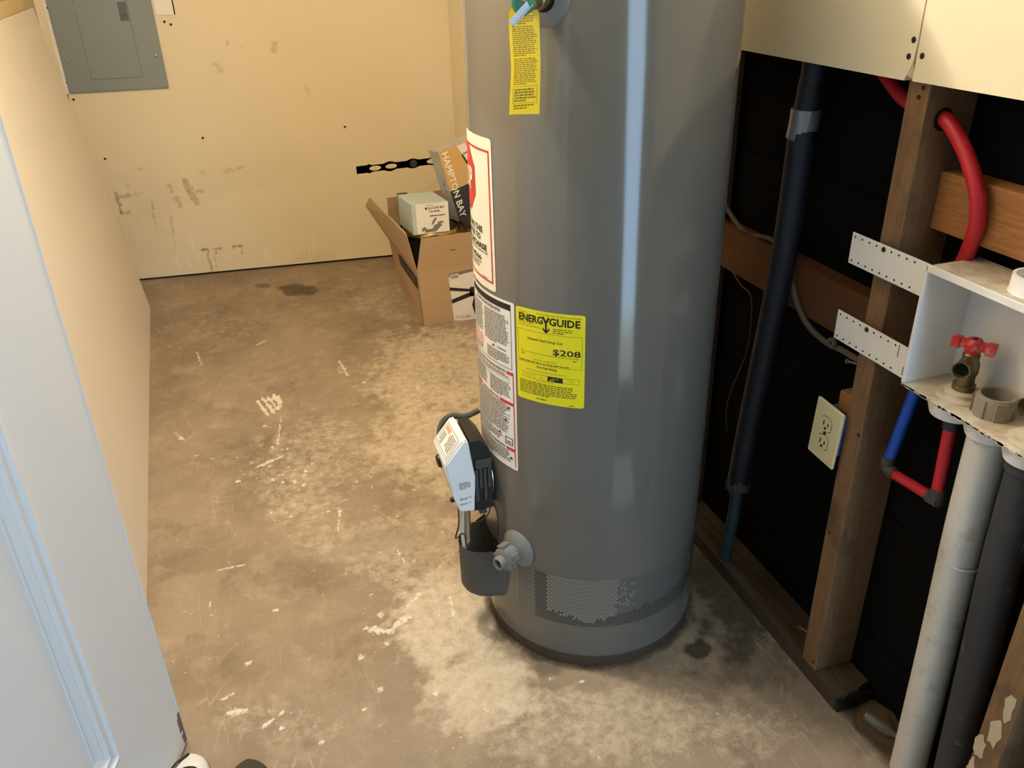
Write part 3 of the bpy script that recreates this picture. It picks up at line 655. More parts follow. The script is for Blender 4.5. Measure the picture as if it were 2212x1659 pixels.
bars(bm, fw, .06, .92, .55, .582, 3, .5, .06); bars(bm, fw, .06, .46, .435, .545, 11, .5, .14); bars(bm, fw, .52, .92, .435, .530, 10, .5, .14); outline(bm, fw, .48, .90, .532, .555, .004, .002)
bars(bm, fw, .06, .92, .205, .40, 19, .5, .06); bars(bm, fw, .06, .76, .140, .20, 5, .5, .06); bars(bm, fw, .06, .92, .025, .11, 7, .5, .06); ob('label_print', bm, 'ink_grey', wlb, kind='stuff')
bm = B(); bars(bm, fw, .06, .40, .668, .735, 6, .6, .3, 1)
bars(bm, fw, .44, .56, .79, .80, 1, .6, .5, 1); ob('label_print', bm, 'ink_pale_red', wlb, kind='stuff')
bm = B()
for a, b, v_ in ((.03, .12, .595), (.86, .965, .595), (.03, .26, .412), (.72, .965, .412), (.03, .12, .124), (.82, .965, .124)): rect(bm, fw, a, b, v_-.009, v_+.009, 4)
rect(bm, fw, .955, .968, .02, .60); rect(bm, fw, .03, .042, .02, .60); ob('label_print', bm, 'ink_red', wlb, kind='stuff')
a2 = ob('warning_label', rrect(B(), lambda u, v_: tk(u, v_, .0005), -140, -102, .49, .80, 1., .004), 'label_white', wh)
bm = B(); f2 = lambda u, v_: tk(-140+38*u, .49+.31*v_, .0010); outline(bm, f2, .03, .97, .03, .97, .02, .008); bars(bm, f2, .08, .92, .08, .8, 30, .5, .1); ob('label_print', bm, 'ink_red', a2, kind='stuff')

# --- stop label
A0s, A1s, L0s, L1s = -132., -71.6, .843, 1.119
sl = ob('stop_label', rrect(B(), lambda u, v_: tk(u, v_, .0007), A0s, A1s, L0s, L1s, 1.5, .007, 24), 'label_cream', wh, label='white label with a red border and a red octagon')
fs_ = lambda u, v_: tk(A0s+(A1s-A0s)*u, L0s+(L1s-L0s)*v_, .0012); fs2 = lambda u, v_: tk(A0s+(A1s-A0s)*u, L0s+(L1s-L0s)*v_, .0016); fs3 = lambda u, v_: tk(A0s+(A1s-A0s)*u, L0s+(L1s-L0s)*v_, .0020)
bm = B(); outline(bm, fs_, .03, .97, .055, .925, .014, .013, 24)
W_m = math.radians(A1s-A0s)*TR_; H_m = L1s-L0s; cu_, cv_ = .50, .70
def octa(bm, f, r):
    a = r*math.cos(R_(22.5)); b = r*math.sin(R_(22.5)); xs = sorted(set(lins(-a, -b, 5)+lins(-b, b, 8)+lins(b, a, 5)))
    hh = lambda x: a if abs(x) <= b else a-(abs(x)-b)
    lo = [bm.verts.new(f(cu_+x/W_m, cv_-hh(x)/H_m)) for x in xs]; hi = [bm.verts.new(f(cu_+x/W_m, cv_+hh(x)/H_m)) for x in xs]
    for k in range(len(xs)-1): bm.faces.new((lo[k], lo[k+1], hi[k+1], hi[k]))
ob('label_print', bm, 'ink_red', sl, kind='stuff'); bm = B(); octa(bm, fs_, .066); ob('stop_octagon', bm, 'ink_red', sl)
bm = B(); text(bm, 'STOP', fs3, cu_-.048/W_m, cu_+.048/W_m, cv_-.022/H_m, cv_+.022/H_m, .03); ob('label_print', bm, 'label_cream', sl, kind='stuff')
bm = B(); text(bm, 'DO NOT RETURN THIS', fs2, .16, .84, .375, .42, .025); text(bm, 'WATER HEATER TO', fs2, .20, .80, .32, .362, .025); text(bm, 'PLACE OF PURCHASE', fs2, .12, .90, .262, .305, .025)
text(bm, '378-4566', fs2, .45, .80, .178, .212, .02); ob('label_print', bm, 'ink', sl, kind='stuff')
bm = B(); bars(bm, fs2, .10, .92, .222, .255, 2, .45, .06); bars(bm, fs2, .22, .80, .105, .170, 4, .45, .08); bars(bm, fs2, .82, .95, .07, .082, 1, .5, .3); ob('label_print', bm, 'ink_grey', sl, kind='stuff')

# --- drain valve
th = -61.5; nrm = Vector((math.sin(R_(th)), -math.cos(R_(th)), 0)); p0 = tk(th, .279, .0)
dv = ob('drain_valve', lathe(B(), p0-nrm*.002, nrm, [(.042, .0), (.043, .003), (.036, .010), (.016, .018), (.014, .024)], 36), 'grey_plastic', wh, smooth=True, label='pale grey plastic drain valve')
kb = lathe(B(), p0, nrm, [(.020, .022), (.024, .026), (.024, .046), (.018, .050)], 28)
for k in range(4):
    a = R_(90*k+20); x, y, _ = frame(nrm); d = x*math.cos(a)+y*math.sin(a); mt = Matrix.Translation(p0+nrm*.036+d*.024) @ Matrix((tuple(x.cross(nrm) if 0 else x), tuple(y), tuple(nrm))).transposed().to_4x4() @ Matrix.Rotation(a, 4, 'Z')
    box(kb, (-.004, -.008, -.010), (.004, .008, .010), .0015, mt)
ob('drain_knob', kb, 'grey_plastic', dv, smooth=True)
ob('hose_thread', lathe(B(), p0+Vector((0, 0, -.004)), nrm, [(.0135, .045), (.0135, .052), (.0145, .053), (.0135, .055), (.0145, .057), (.0135, .059), (.0145, .061), (.0135, .064), (.0105, .064), (.0105, .05)], 24, True, True), 'grey_plastic', dv, smooth=True)
ob('bore', lathe(B(), p0+Vector((0, 0, -.004)), nrm, [(.0102, .052), (.0102, .0535)], 20), 'black_hole', dv)
bm = B(); grid(bm, lambda u, v_: tk(u, v_, .0005), [-63.4, -62.9], lins(.13, .25, 4)); ob('drip_mark', bm, 'lint', wh)

# --- burner shield pocket below the gas control
bm = B(); prf = []
c0 = Vector((.375, 1.432, 0)); 
for k in range(25):                                        # plan outline of the curved sheet, tank to tank
    a = R_(-62-180*k/24); prf.append(Vector((c0.x+.058*math.cos(a)*1.0, c0.y+.052*math.sin(a), 0)))
prf = [tk(-72, 0)*1]+[q for q in prf if q.x < .378]+[tk(-112, 0)*1]
for q in prf: q.z = 0
def shp(i, z):
    q = prf[i]; t = max(0., 1-(z-.102)/.03); return Vector((q.x, q.y, z)) + (Vector((TC.x-.23, c0.y, z))-Vector((q.x, q.y, z)))*(.35*t*t)
n = len(prf); zz = [.102, .106, .112, .12, .132, .18, .245]
g = [[bm.verts.new(shp(i, z)+(Vector((0, 0, -.012)) if (z > .24 and i in (0, n-1)) else Vector((0, 0, 0)))) for z in zz] for i in range(n)]
for i in range(n-1):
    for j in range(len(zz)-1): bm.faces.new((g[i][j], g[i+1][j], g[i+1][j+1], g[i][j+1]))
bmesh.ops.solidify(bm, geom=list(bm.faces), thickness=.0012)
ob('burner_shield', bm, 'shield_paint', wh, smooth=True, label='curved grey sheet metal shield over the burner opening')
bm = B(); grid(bm, lambda u, v_: tk(u, v_, .0006), lins(-108, -79, 8), [.10, .255]); ob('burner_opening', bm, 'black_hole', wh)
ob('burner_door', rrect(B(), lambda u, v_: tk(u, v_, .0015), -100, -78, .255, .345, 5, .03), 'zinc', wh)

# --- gas control
gy0, gy1 = 1.392, 1.492
gc = ob('gas_control', prism(B(), [(.345, gy0, .352), (.388, gy0, .352), (.388, gy0, .475), (.383, gy0, .50), (.366, gy0, .522), (.345, gy0, .522)], (0, gy1-gy0, 0)), 'black_plastic', wh, label='gas control valve with black body and white cover')
bmesh_prof = [(.314, .358), (.349, .352), (.3505, .44), (.340, .526), (.330, .531), (.290, .482), (.289, .472), (.303, .395)]
bm = B(); prism(bm, [(x, gy0-.004, z) for x, z in bmesh_prof], (0, gy1-gy0+.008, 0)); bmesh.ops.bevel(bm, geom=list(bm.edges), offset=.004, segments=3, affect='EDGES')
cv = ob('control_cover', bm, 'valve_white', gc, smooth=True)
# label on the sloping face
e0, e1 = Vector((.3280, 0, .5286)), Vector((.2920, 0, .4845)); en = Vector((e1.z-e0.z, 0, -(e1.x-e0.x))).normalized(); en = en if en.x < 0 else -en
ff = lambda u, v_: (e1+(e0-e1)*v_)+Vector((0, gy0+(gy1-gy0)*u, 0))+en*.0012; ff2 = lambda u, v_: ff(u, v_)+en*.0005
ob('control_label', rrect(B(), ff, .05, .95, .06, .94, .08, .1), 'label_white', cv)
bm = B(); outline(bm, ff2, .09, .91, .10, .90, .012, .018, 2); bars(bm, ff2, .15, .50, .2, .8, 9, .5, .2); bars(bm, ff2, .62, .86, .15, .6, 7, .5, .3); ob('label_print', bm, 'ink_grey', cv, kind='stuff')
bm = B(); rect(bm, ff2, .55, .86, .66, .84); ob('label_print', bm, 'ink_pale_red', cv, kind='stuff')
fsd = lambda u, v_: Vector((.312+.034*u, gy0-.0045, .362+.075*v_))
ob('control_label', rect(B(), fsd, .05, .95, 0, .98), 'label_white', cv)
bm = B(); fsd2 = lambda u, v_: fsd(u, v_)+Vector((0, -.0004, 0)); bars(bm, fsd2, .1, .85, .70, .93, 7, .5, .25); bars(bm, fsd2, .1, .9, .34, .42, 2, .5, .25); bars(bm, fsd2, .1, .9, .18, .24, 2, .5, .2); ob('label_print', bm, 'ink_grey', cv, kind='stuff')
ob('control_knob', lathe(B(), (.299, 1.45, .455), (-1, 0, -.15), [(.015, 0), (.015, .010), (.011, .014)], 20), 'black_plastic', gc, smooth=True)
for z, y in ((.405, 1.43), (.372, 1.42)): ob('side_button', lathe(B(), (.312, y, z), (-1, 0, -.15), [(.006, 0), (.006, .008), (.004, .011)], 14), 'black_plastic', gc, smooth=True)
bm = B()
for k in range(4): box(bm, (.350+.009*k, gy0-.006, .378+.03*(k % 2)), (.357+.009*k, gy0+.002, .455+.012*(k % 2)), .001)
box(bm, (.352, gy0-.007, .458), (.386, gy0+.001, .478), .001); box(bm, (.356, gy0-.005, .344), (.372, gy0+.012, .353), .001); ob('body_ribs', bm, 'dark_grey_plastic', gc)
ob('mounting_flange', lathe(B(), tk(-90, .405, -.001), (-1, 0, 0), [(.046, 0), (.046, .002), (.030, .005), (.022, .010)], 36), 'zinc', wh, smooth=True)
tb = B(); tube(tb, [(.335, 1.41, .36), (.334, 1.412, .30), (.338, 1.42, .22), (.35, 1.43, .17)], .0068, 12); ob('gas_tube', tb, 'zinc', wh, smooth=True)
tb = B(); tube(tb, [(.327, 1.412, .36), (.322, 1.412, .30), (.327, 1.42, .23), (.35, 1.43, .19)], .0042, 10); ob('pilot_tube', tb, 'wire_pale', wh, smooth=True)
tb = B(); tube(tb, [(.318, 1.42, .36), (.312, 1.40, .32), (.303, 1.40, .285), (.322, 1.41, .285), (.33, 1.42, .24)], .0018, 8); ob('wire', tb, 'wire_brown', wh, smooth=True)
tb = B(); tube(tb, [(.345, 1.44, .285), (.365, 1.42, .30), (.382, 1.41, .325), (.392, 1.42, .36)], .0016, 8); ob('wire', tb, 'wire_brown', wh, smooth=True)
tb = B(); path = crom([(.306, 1.503, .478), (.310, 1.506, .500), (.322, 1.510, .515), (.342, 1.512, .520), (.365, 1.51, .514), (.3985, 1.512, .522)], 14)
rings = []
tube(tb, path, .0060, 12, smooth=False)
for q in range(1, len(path)-1, 1):
    t = (path[q+1]-path[q-1]); lathe(tb, path[q]-t.normalized()*.0009, t, [(.0060, 0), (.0074, .0009), (.0060, .0018)], 12, False, False)
ob('wiring_conduit', tb, 'conduit', wh, smooth=True)
# --- temperature and pressure relief valve
th = -44; nr = Vector((math.sin(R_(th)), -math.cos(R_(th)), 0)); p0 = tk(th, 1.335)
ob('relief_escutcheon', lathe(B(), p0-nr*.0035, nr, [(.0405, 0), (.041, .003), (.036, .007), (.019, .009), (.019, .002)], 48, True, False), 'shield_paint', wh, smooth=True)
ob('relief_opening', lathe(B(), p0, nr, [(.0188, .001), (.0188, .0022)], 24), 'black_hole', wh)
rv = ob('relief_valve', lathe(B(), p0-nr*.002, nr, [(.0125, 0), (.0125, .010), (.0135, .012), (.0125, .014), (.0135, .016), (.0125, .018), (.0135, .020), (.0125, .022), (.0155, .024), (.0155, .034), (.013, .036), (.013, .058), (.015, .060), (.015, .068)], 28), 'brass', wh, smooth=True, label='brass relief valve')
cc = p0+nr*.060; ob('outlet', lathe(B(), cc, (0, 0, -1), [(.013, -.035), (.014, .0), (.015, .008)], 24), 'brass', rv, smooth=True)
ob('green_cap', lathe(B(), cc+nr*.006, nr+Vector((0, 0, -.25)), [(.0160, .0), (.0163, .008), (.0155, .014), (.010, .0155), (.008, .012)], 32), 'green_plastic', rv, smooth=True)
lv0, lv1 = gY(1146, 4, 1.205), gY(1104, 52, 1.205); dv_ = V(lv1)-V(lv0); sd = dv_.cross(Vector((0, 1, 0))).normalized()*.0045
bm = B(); prism(bm, [V(lv0)+sd, V(lv0)-sd, V(lv1)-sd*1.05, V(lv1)+sd*1.05], (0, .0018, 0)); prism(bm, [V(lv0)+sd, V(lv0)+sd*.75, V(lv1)+sd*.75, V(lv1)+sd], (0, -.004, 0)); ob('test_lever', bm, 'lever_steel', rv)
bm = B(); cyl(bm, V(lv0)+Vector((0, .002, 0)), cc+nr*.018+Vector((0, 0, .004)), .004, n=10); ob('lever_post', bm, 'lever_steel', rv)
tgp = [(.4120, 1.332), (.4010, 1.321), (.4005, 1.29), (.4022, 1.245), (.3990, 1.179), (.4480, 1.176), (.4485, 1.245), (.4475, 1.29), (.4480, 1.320), (.4375, 1.332)]
tagx = lambda z: 1.247-.004*math.sin((1.34-z)*22)
bm = B(); zs = lins(1.178, 1.332, 16)
def edge(side, z):
    pts = sorted([(b, a) for a, b in (tgp[:5] if side < 0 else tgp[5:])]); return float(np.interp(z, [p[0] for p in pts], [p[1] for p in pts]))
grid(bm, lambda s, z: (edge(-1, z)*(1-s)+edge(1, z)*s, tagx(z)-.004*(s-.5)**2, z-(.003*s if z < 1.18 else 0)), lins(0, 1, 6), zs)
bmesh.ops.solidify(bm, geom=list(bm.faces), thickness=.0004)
tg = ob('warning_tag', bm, 'tag_yellow', wh, smooth=True, label='long yellow paper warning tag hanging from the relief valve')
ft = lambda s, z: Vector((edge(-1, z)*(1-s)+edge(1, z)*s, tagx(z)-.0012-.004*(s-.5)**2, z))
bm = B(); bars(bm, ft, .14, .86, 1.303, 1.316, 4, .45, .14); bars(bm, ft, .10, .90, 1.260, 1.302, 15, .45, .12); bars(bm, ft, .10, .90, 1.220, 1.258, 14, .45, .12); bars(bm, ft, .14, .86, 1.195, 1.215, 5, .6, .12); bars(bm, ft, .12, .88, 1.184, 1.192, 2, .5, .1); outline(bm, ft, .09, .91, 1.193, 1.218, .012, .0005, 3)
text(bm, 'WARNING', ft, .3, .7, 1.2585, 1.2615, .02) if False else None
ob('tag_print', bm, 'ink_tag', tg, kind='stuff')

# ------------------------------------------------------------------ things on the right wall
# insulated pipe
pp = lambda x, y, X=.988: V(gX(x, y, X))
ip = thing('insulated_pipe', (.988, 1.41, 0), 'vertical pipe in black foam sleeve with silver tape, between the studs', 'pipe')
top = pp(1764, 120); q1 = pp(1752, 185); q2 = pp(1737, 262); q3 = pp(1692, 560); q4 = pp(1622, 900); q5 = pp(1594, 1045)
tb = B(); tube(tb, [Vector((q1.x, q1.y-.005, 1.6)), top, q1, q2], .0225, 18); ob('foam_sleeve', tb, 'foam_insulation', ip, smooth=True)
tb = B(); tube(tb, [q2, q3, q4, q5], .0255, 18); ob('foam_sleeve', tb, 'foam_insulation', ip, smooth=True)
tb = B(); tube(tb, [pp(1741, 235), q2, pp(1729, 298)], .0268, 18); ob('tape_wrap', tb, 'duct_tape', ip, smooth=True)
tb = B(); tube(tb, [q5, pp(1583, 1120), Vector((.988, 1.41, .0))], (.014, .0145), 14); ob('bare_pipe', tb, 'copper_old', ip, smooth=True)
bm = B(); c = q5
for k in range(16): a = 2*math.pi*k/16; box(bm, (-.003, -.004, -.010), (.003, .004, .012), .001, Matrix.Translation(c+Vector((math.cos(a)*.024, math.sin(a)*.024, random.uniform(-.008, .008)))) @ Matrix.Rotation(a, 4, 'Z'))
lathe(bm, c-Vector((0, 0, .012)), (0, 0, 1), [(.022, 0), (.0265, .006), (.0265, .018), (.02, .024)], 18); ob('torn_end', bm, 'pex_fitting', ip)

# electric cable clipped through the studs
cb = thing('electric_cable', tuple(gX(1800, 750, 1.015)), 'grey sheathed electric cable looping across the bay behind the black pipe', 'cable')
tb = B(); tube(tb, [V(gX(a, b, 1.042)) for a, b in ((1560, 430), (1578, 462), (1612, 505), (1662, 516))]+[Vector((1.034, 1.375, .836))]+[V(gX(a, b, 1.014)) for a, b in ((1704, 570), (1718, 640), (1740, 695), (1778, 735), (1820, 757), (1862, 782))], .006, 10); ob('sheath', tb, 'cable_grey', cb, smooth=True)
bm = B(); p = V(gX(1797, 741, 1.006)); lathe(bm, p, (-1, 0, 0), [(.004, 0), (.004, .003), (.011, .003), (.011, -.003), (.004, -.003), (.004, 0)], 16, False, False); ob('clip', bm, 'cable_grey', cb)
hw = B(); tube(hw, [V(gX(a, b, 1.0)) for a, b in ((1564, 560), (1578, 580), (1600, 615), (1622, 640), (1622, 700), (1613, 760), (1585, 830), (1570, 880), (1570, 930))], .0015, 6)
ob('cable_thread', hw, 'cable_grey', smooth=True, label='thin dangling thread of cable beside the black sleeved pipe', cat='cable')

# wall outlet
oc = Vector((.955, 1.0905, .585)); out = thing('wall_outlet', tuple(oc), 'ivory wall outlet plate on a blue box fixed to the stud', 'outlet')
OM = Matrix.Translation(oc) @ Matrix.Rotation(R_(3), 4, 'X')
ob('cover_plate', box(B(), (-.003, -.037, -.060), (.003, .037, .060), .0025, OM), 'ivory', out)
for s in (-1, 1):
    bm = B(); k = 18; pts = []
    for i in range(k):
        a = 2*math.pi*i/k; pts.append(OM @ Vector((-.0030, max(-.0135, min(.0135, .0175*math.cos(a))), s*.0195+.0145*math.sin(a))))
    prism(bm, pts, (-.0016, 0, 0)); rc = ob('receptacle', bm, 'ivory', out)
    bm = B()
    for y, h in ((.0062, .0095), (-.0062, .0075)): box(bm, (-.0052, y-.0012, s*.0195+.001-h/2), (-.0044, y+.0012, s*.0195+.001+h/2), 0, OM)
    cyl(bm, OM @ Vector((-.0044, 0, s*.0195-.0085)), OM @ Vector((-.0052, 0, s*.0195-.0085)), .0028, n=10); ob('slot', bm, 'black_hole', rc)
    bm = B(); k = 22
    for i in range(k):
        a0, a1 = 2*math.pi*i/k, 2*math.pi*(i+1)/k; q = []
        for a, r_ in ((a0, 1.0), (a1, 1.0), (a1, 1.09), (a0, 1.09)): q.append(bm.verts.new(OM @ Vector((-.0033, max(-.0135*r_, min(.0135*r_, .0175*r_*math.cos(a))), s*.0195+.0145*r_*math.sin(a)))))
        bm.faces.new(q)
    ob('recess', bm, 'nail_dark', rc)
ob('plate_screw', lathe(B(), OM @ Vector((-.003, 0, 0)), (-1, 0, 0), [(.0035, 0), (.003, .0014)], 12), 'dark_screw', out)
bm = B(); box(bm, (.004, -.027, -.040), (.062, .030, .040), .004, OM)
ob('outlet_box', bm, 'box_blue', out)
ob('outlet_block', box(B(), (.978, 1.062, .628), (1.01, 1.10, .668), .004), 'block_wood', wr)

# washer supply box
wbx = thing('laundry_supply_box', (.957, .80, .764), 'white plastic laundry supply box with perforated mounting strips', 'supply box')
Y0, Y1, ZB, ZT, XB = .655, .936, .768, .966, 1.045; X0 = .953
bm = B(); box(bm, (XB, Y0, ZB), (XB+.003, Y1, ZT)); ob('back_panel', bm, 'white_plastic', wbx)
ob('side_panel', box(B(), (X0, Y1-.004, ZB), (XB, Y1, ZT), .001), 'white_plastic', wbx); ob('side_panel', box(B(), (X0, Y0, ZB), (XB, Y0+.004, ZT), .001), 'white_plastic', wbx)
tp = ob('top_panel', box(B(), (X0, Y0, ZT-.004), (XB, Y1, ZT), .001), 'dusty_white', wbx)
ob('front_lip', box(B(), (X0-.002, Y0, ZT-.010), (X0+.002, Y1, ZT+.001), .0008), 'white_plastic', wbx); ob('front_lip', box(B(), (X0-.002, Y1-.003, ZB), (X0+.002, Y1+.002, ZT), .0008), 'white_plastic', wbx)
bp = ob('bottom_panel', box(B(), (X0-.002, Y0, ZB-.005), (XB, Y1, ZB), .001), 'dusty_white', wbx)
bm = B()
for k in range(70):
    y = random.uniform(Y0, Y1-.005); s = random.uniform(.001, .0035); box(bm, (X0-.0035, y-s*2, ZB-.005+random.uniform(0, .003)), (X0-.0005, y+s*2, ZB-.002+s), .0006)
ob('crusty_edge', bm, 'dusty_white', bp)
kr = ob('knockout_collar', lathe(B(), (1.004, .792, ZT-.001), (0, 0, 1), [(.036, 0), (.034, .003), (.0335, .026), (.029, .026), (.029, .002)], 40, True, True), 'white_plastic', tp, smooth=True)
for z0, z1, yo in ((.912, .966, 0), (.770, .824, .004)):
    ea = ob('mounting_strip', box(B(), (X0+.004, Y1, z0), (X0+.006, 1.112+yo, z1), .0008), 'white_plastic', wbx)
    bm = B()
    for r_ in range(2):
        for k in range(9):
            y = 1.104+yo-k*.0172; z = z1-.0065 if r_ == 0 else z0+.0065
            if r_ == 0 and k == 4: continue
            cyl(bm, (X0+.0045, y, z), (X0+.0036, y, z), .0018, n=8)
    ob('fixing_hole', bm, 'black_hole', ea, kind='stuff')
    ob('screw', lathe(B(), (X0+.0042, 1.104+yo-4*.0172, z1-.0075), (-1, 0, 0), [(.0045, 0), (.004, .0016), (.0015, .002)], 12), 'dark_screw', ea)
    ob('mounting_strip', box(B(), (X0+.004, Y0-.05, z0), (X0+.006, Y0, z1), .0008), 'white_plastic', wbx)
bm = B(); box(bm, (X0+.0036, .961, .800), (X0+.0045, .9625, .822)); box(bm, (X0+.0036, .944, .775), (X0+.0045, .9455, .790)); ob('scratch', bm, 'ink_grey', ea)
for c in ((.997, .868), (.999, .798), (.997, .724)): ob('flange', lathe(B(), (c[0], c[1], ZB-.005), (0, 0, -1), [(.041, 0), (.041, .004), (.034, .026), (.020, .026)], 36), 'white_plastic', wbx, smooth=True)

def hose_valve(x, y, label, handle=True, ay=-25):
    t = thing('washer_valve', (x, y, ZB), label, 'valve')
    ob('base_flange', lathe(B(), (x, y, ZB-.001), (0, 0, 1), [(.037, 0), (.037, .004), (.034, .006), (.026, .006), (.026, .012), (.022, .014)], 36), 'dusty_white', t, smooth=True)
    bm = B(); lathe(bm, (x, y, ZB+.012), (0, 0, 1), [(.0165, 0), (.0165, .010), (.0135, .011), (.013, .024), (.015, .030), (.015, .044), (.012, .052), (.0125, .060), (.009, .064), (.007, .072)], 8 if False else 20); ob('valve_body', bm, 'old_brass', t, smooth=True)
    d = Vector((-.90, -.10 if handle else .1, .18)).normalized() if True else None
    d = Vector((math.cos(R_(180+ay)), math.sin(R_(180+ay)), .12)).normalized()
    c = Vector((x, y, ZB+.052)); ob('hose_outlet', lathe(B(), c, d, [(.0105, 0), (.0105, .015), (.0135, .018), (.0135, .034), (.0118, .034), (.010, .024)], 24), 'old_brass', t, smooth=True)
    ob('outlet_bore', lathe(B(), c, d, [(.0102, .0235), (.0102, .0245)], 18), 'black_hole', t)
    if handle:
        bm = B(); hm = Matrix.Translation((x, y, ZB+.088)) @ Matrix.Rotation(R_(-62), 4, 'Z')
        box(bm, (-.030, -.0065, -.007), (.030, .0065, .006), .002, hm); lathe(bm, (x, y, ZB+.074), (0, 0, 1), [(.010, 0), (.012, .004), (.012, .02), (.010, .023)], 16)
        box(bm, (.018, -.0085, -.010), (.031, .0085, .007), .002, hm); box(bm, (-.031, -.0085, -.010), (-.018, .0085, .007), .002, hm)
        ob('handle', bm, 'red_plastic', t, smooth=True); ob('handle_screw', cyl(B(), (x, y, ZB+.096), (x, y, ZB+.0985), .0035, n=10), 'dark_screw', t)
    return t
hose_valve(1.003, .866, 'brass washer valve with red handle standing above the red supply tube', True, 25)
hose_valve(.997, .722, 'brass washer valve standing above the black pipe, beyond the drain coupling', True, -20)
dr = thing('drain_fitting', (1.004, .806, ZB), 'dusty grey round drain coupling between the valves in the supply box', 'drain')
ob('coupling', lathe(B(), (1.004, .806, ZB-.001), (0, 0, 1), [(.028, 0), (.0285, .030), (.0265, .034), (.0225, .034), (.0215, .004)], 40, True, True), 'dusty_grey', dr, smooth=True)
ob('bore', lathe(B(), (1.004, .806, ZB+.001), (0, 0, 1), [(.0216, .008), (.0216, .010)], 24), 'black_hole', dr)
bm = B()
for k in range(6): a = math.pi*2*k/6; box(bm, (-.008, -.002, 0), (.008, .003, .030), .001, Matrix.Translation((1.004+.0275*math.cos(a), .806+.0275*math.sin(a), ZB)) @ Matrix.Rotation(a+math.pi/2, 4, 'Z'))
ob('grip_lug', bm, 'dusty_grey', dr)

# standpipes
sp1 = thing('drain_pipe', (1.004, .790, 0), 'pale grey plastic standpipe running from the supply box to the floor', 'pipe')
tb = B(); tube(tb, [(1.000, .797, ZB-.020), (1.002, .795, .55), (1.006, .788, .3), (1.010, .782, 0)], .0305, 28); ob('pipe_barrel', tb, 'pvc_grey', sp1, smooth=True)
ob('coupling_line', lathe(B(), (1.0045, .791, .50), (0, 0, 1), [(.0306, 0), (.0315, .002), (.0315, .004), (.0306, .006)], 28, False, False), 'pvc_grey', sp1, smooth=True)
sp2 = thing('black_drain_pipe', (1.01, .70, 0), 'black plastic pipe with rough dusty skin beside the grey standpipe', 'pipe')
tb = B(); tube(tb, [(.999, .724, ZB-.020), (1.000, .720, .55), (1.005, .708, .3), (1.012, .695, 0)], .0275, 28); ob('pipe_barrel', tb, 'abs_black', sp2, smooth=True)
ob('collar', lathe(B(), (.999, .724, ZB-.05), (0, 0, 1), [(.0278, 0), (.031, .002), (.031, .032)], 28), 'abs_black', sp2, smooth=True)

# supply tubing
X_ = 1.0
pr = thing('hot_supply_tube', (1.003, .868, .58), 'red and blue plastic supply tubes joined by grey elbows below the box', 'tube')
b0, b1 = Vector((1.03, .968, ZB+.0)), Vector((1.0, .975, .585)); e1_ = Vector((1.0, .960, .566)); e2_ = Vector((1.0, .862, .576)); r1 = Vector((1.0, .869, .712))
tb = B(); tube(tb, [Vector((1.022, .958, ZB+.04)), Vector((1.008, .964, .70)), b1], .0098, 16); ob('blue_tube', tb, 'pex_blue', pr, smooth=True)
tb = B(); tube(tb, [b1+Vector((0, .001, .006)), Vector((1.0, .974, .570)), e1_+Vector((0, -.004, 0))], .0118, 16); ob('elbow', tb, 'pex_fitting', pr, smooth=True)
cyl(tb := B(), e1_, e2_, .0092, n=16); ob('red_tube', tb, 'pex_red', pr, smooth=True)
tb = B(); cyl(tb, e2_+Vector((0, .014, -.002)), e2_+Vector((0, -.010, .001)), .0118, n=16); cyl(tb, e2_+Vector((0, -.001, -.006)), e2_+Vector((0, -.0005, .020)), .0118, n=16); ob('elbow', tb, 'pex_fitting', pr, smooth=True)
tb = B(); cyl(tb, e2_+Vector((0, 0, .01)), r1, .0096, n=16); ob('red_tube', tb, 'pex_red', pr, smooth=True)
ob('adapter', lathe(B(), r1-Vector((0, 0, .004)), (0, 0, 1), [(.0115, 0), (.0115, .012), (.0155, .014), (.0155, .032), (.012, .034), (.012, .045)], 18), 'abs_black', pr, smooth=True)
pr2 = thing('red_supply_tube', (1.012, .93, .95), 'bent red plastic supply tube coming through the stud down behind the box', 'tube')
tb = B(); tube(tb, [tuple(gX(1850, 70, 1.045)), tuple(gX(1912, 160, 1.036)), tuple(gX(1957, 216, 1.024)), (1.008, 1.03, 1.163)]+[tuple(gX(a, b, 1.004)) for a, b in ((2052, 268), (2078, 312), (2097, 360), (2110, 410))]+[tuple(gX(2113, 450, 1.006)), tuple(gX(2107, 500, 1.012)), tuple(gX(2086, 555, 1.024)), (1.032, .953, .93), (1.032, .954, .84)], .0115, 18, 5); ob('tube_run', tb, 'pex_red', pr2, smooth=True)
bm = B(); lathe(bm, (1.0045, 1.0178, 1.160), (0, -1, 0), [(.017, 0), (.017, .0004)], 20); ob('drilled_hole', bm, 'black_hole', st1)

# glass bottle lying where the sill ends
bt = thing('glass_bottle', (1.028, .87, .012), 'small clear glass bottle lying in the dirt beside the sill plate end', 'bottle')
m, nt, bs = nodes('bottle_glass'); bs.inputs['Transmission Weight'].default_value = .9; bs.inputs['Roughness'].default_value = .04; bs.inputs['Base Color'].default_value = (.85, .9, .85, 1); MT['bottle_glass'] = m
ob('bottle_body', lathe(B(), (1.010, .905, .014), (.35, -1, .05), [(.008, 0), (.013, .003), (.013, .05), (.006, .062), (.006, .072)], 20), 'bottle_glass', bt, smooth=True)
ob('cap', lathe(B(), V((1.010, .905, .014))+V((.35, -1, .05)).normalized()*.070, (.35, -1, .05), [(.007, 0), (.007, .008)], 16), 'white_plastic', bt)

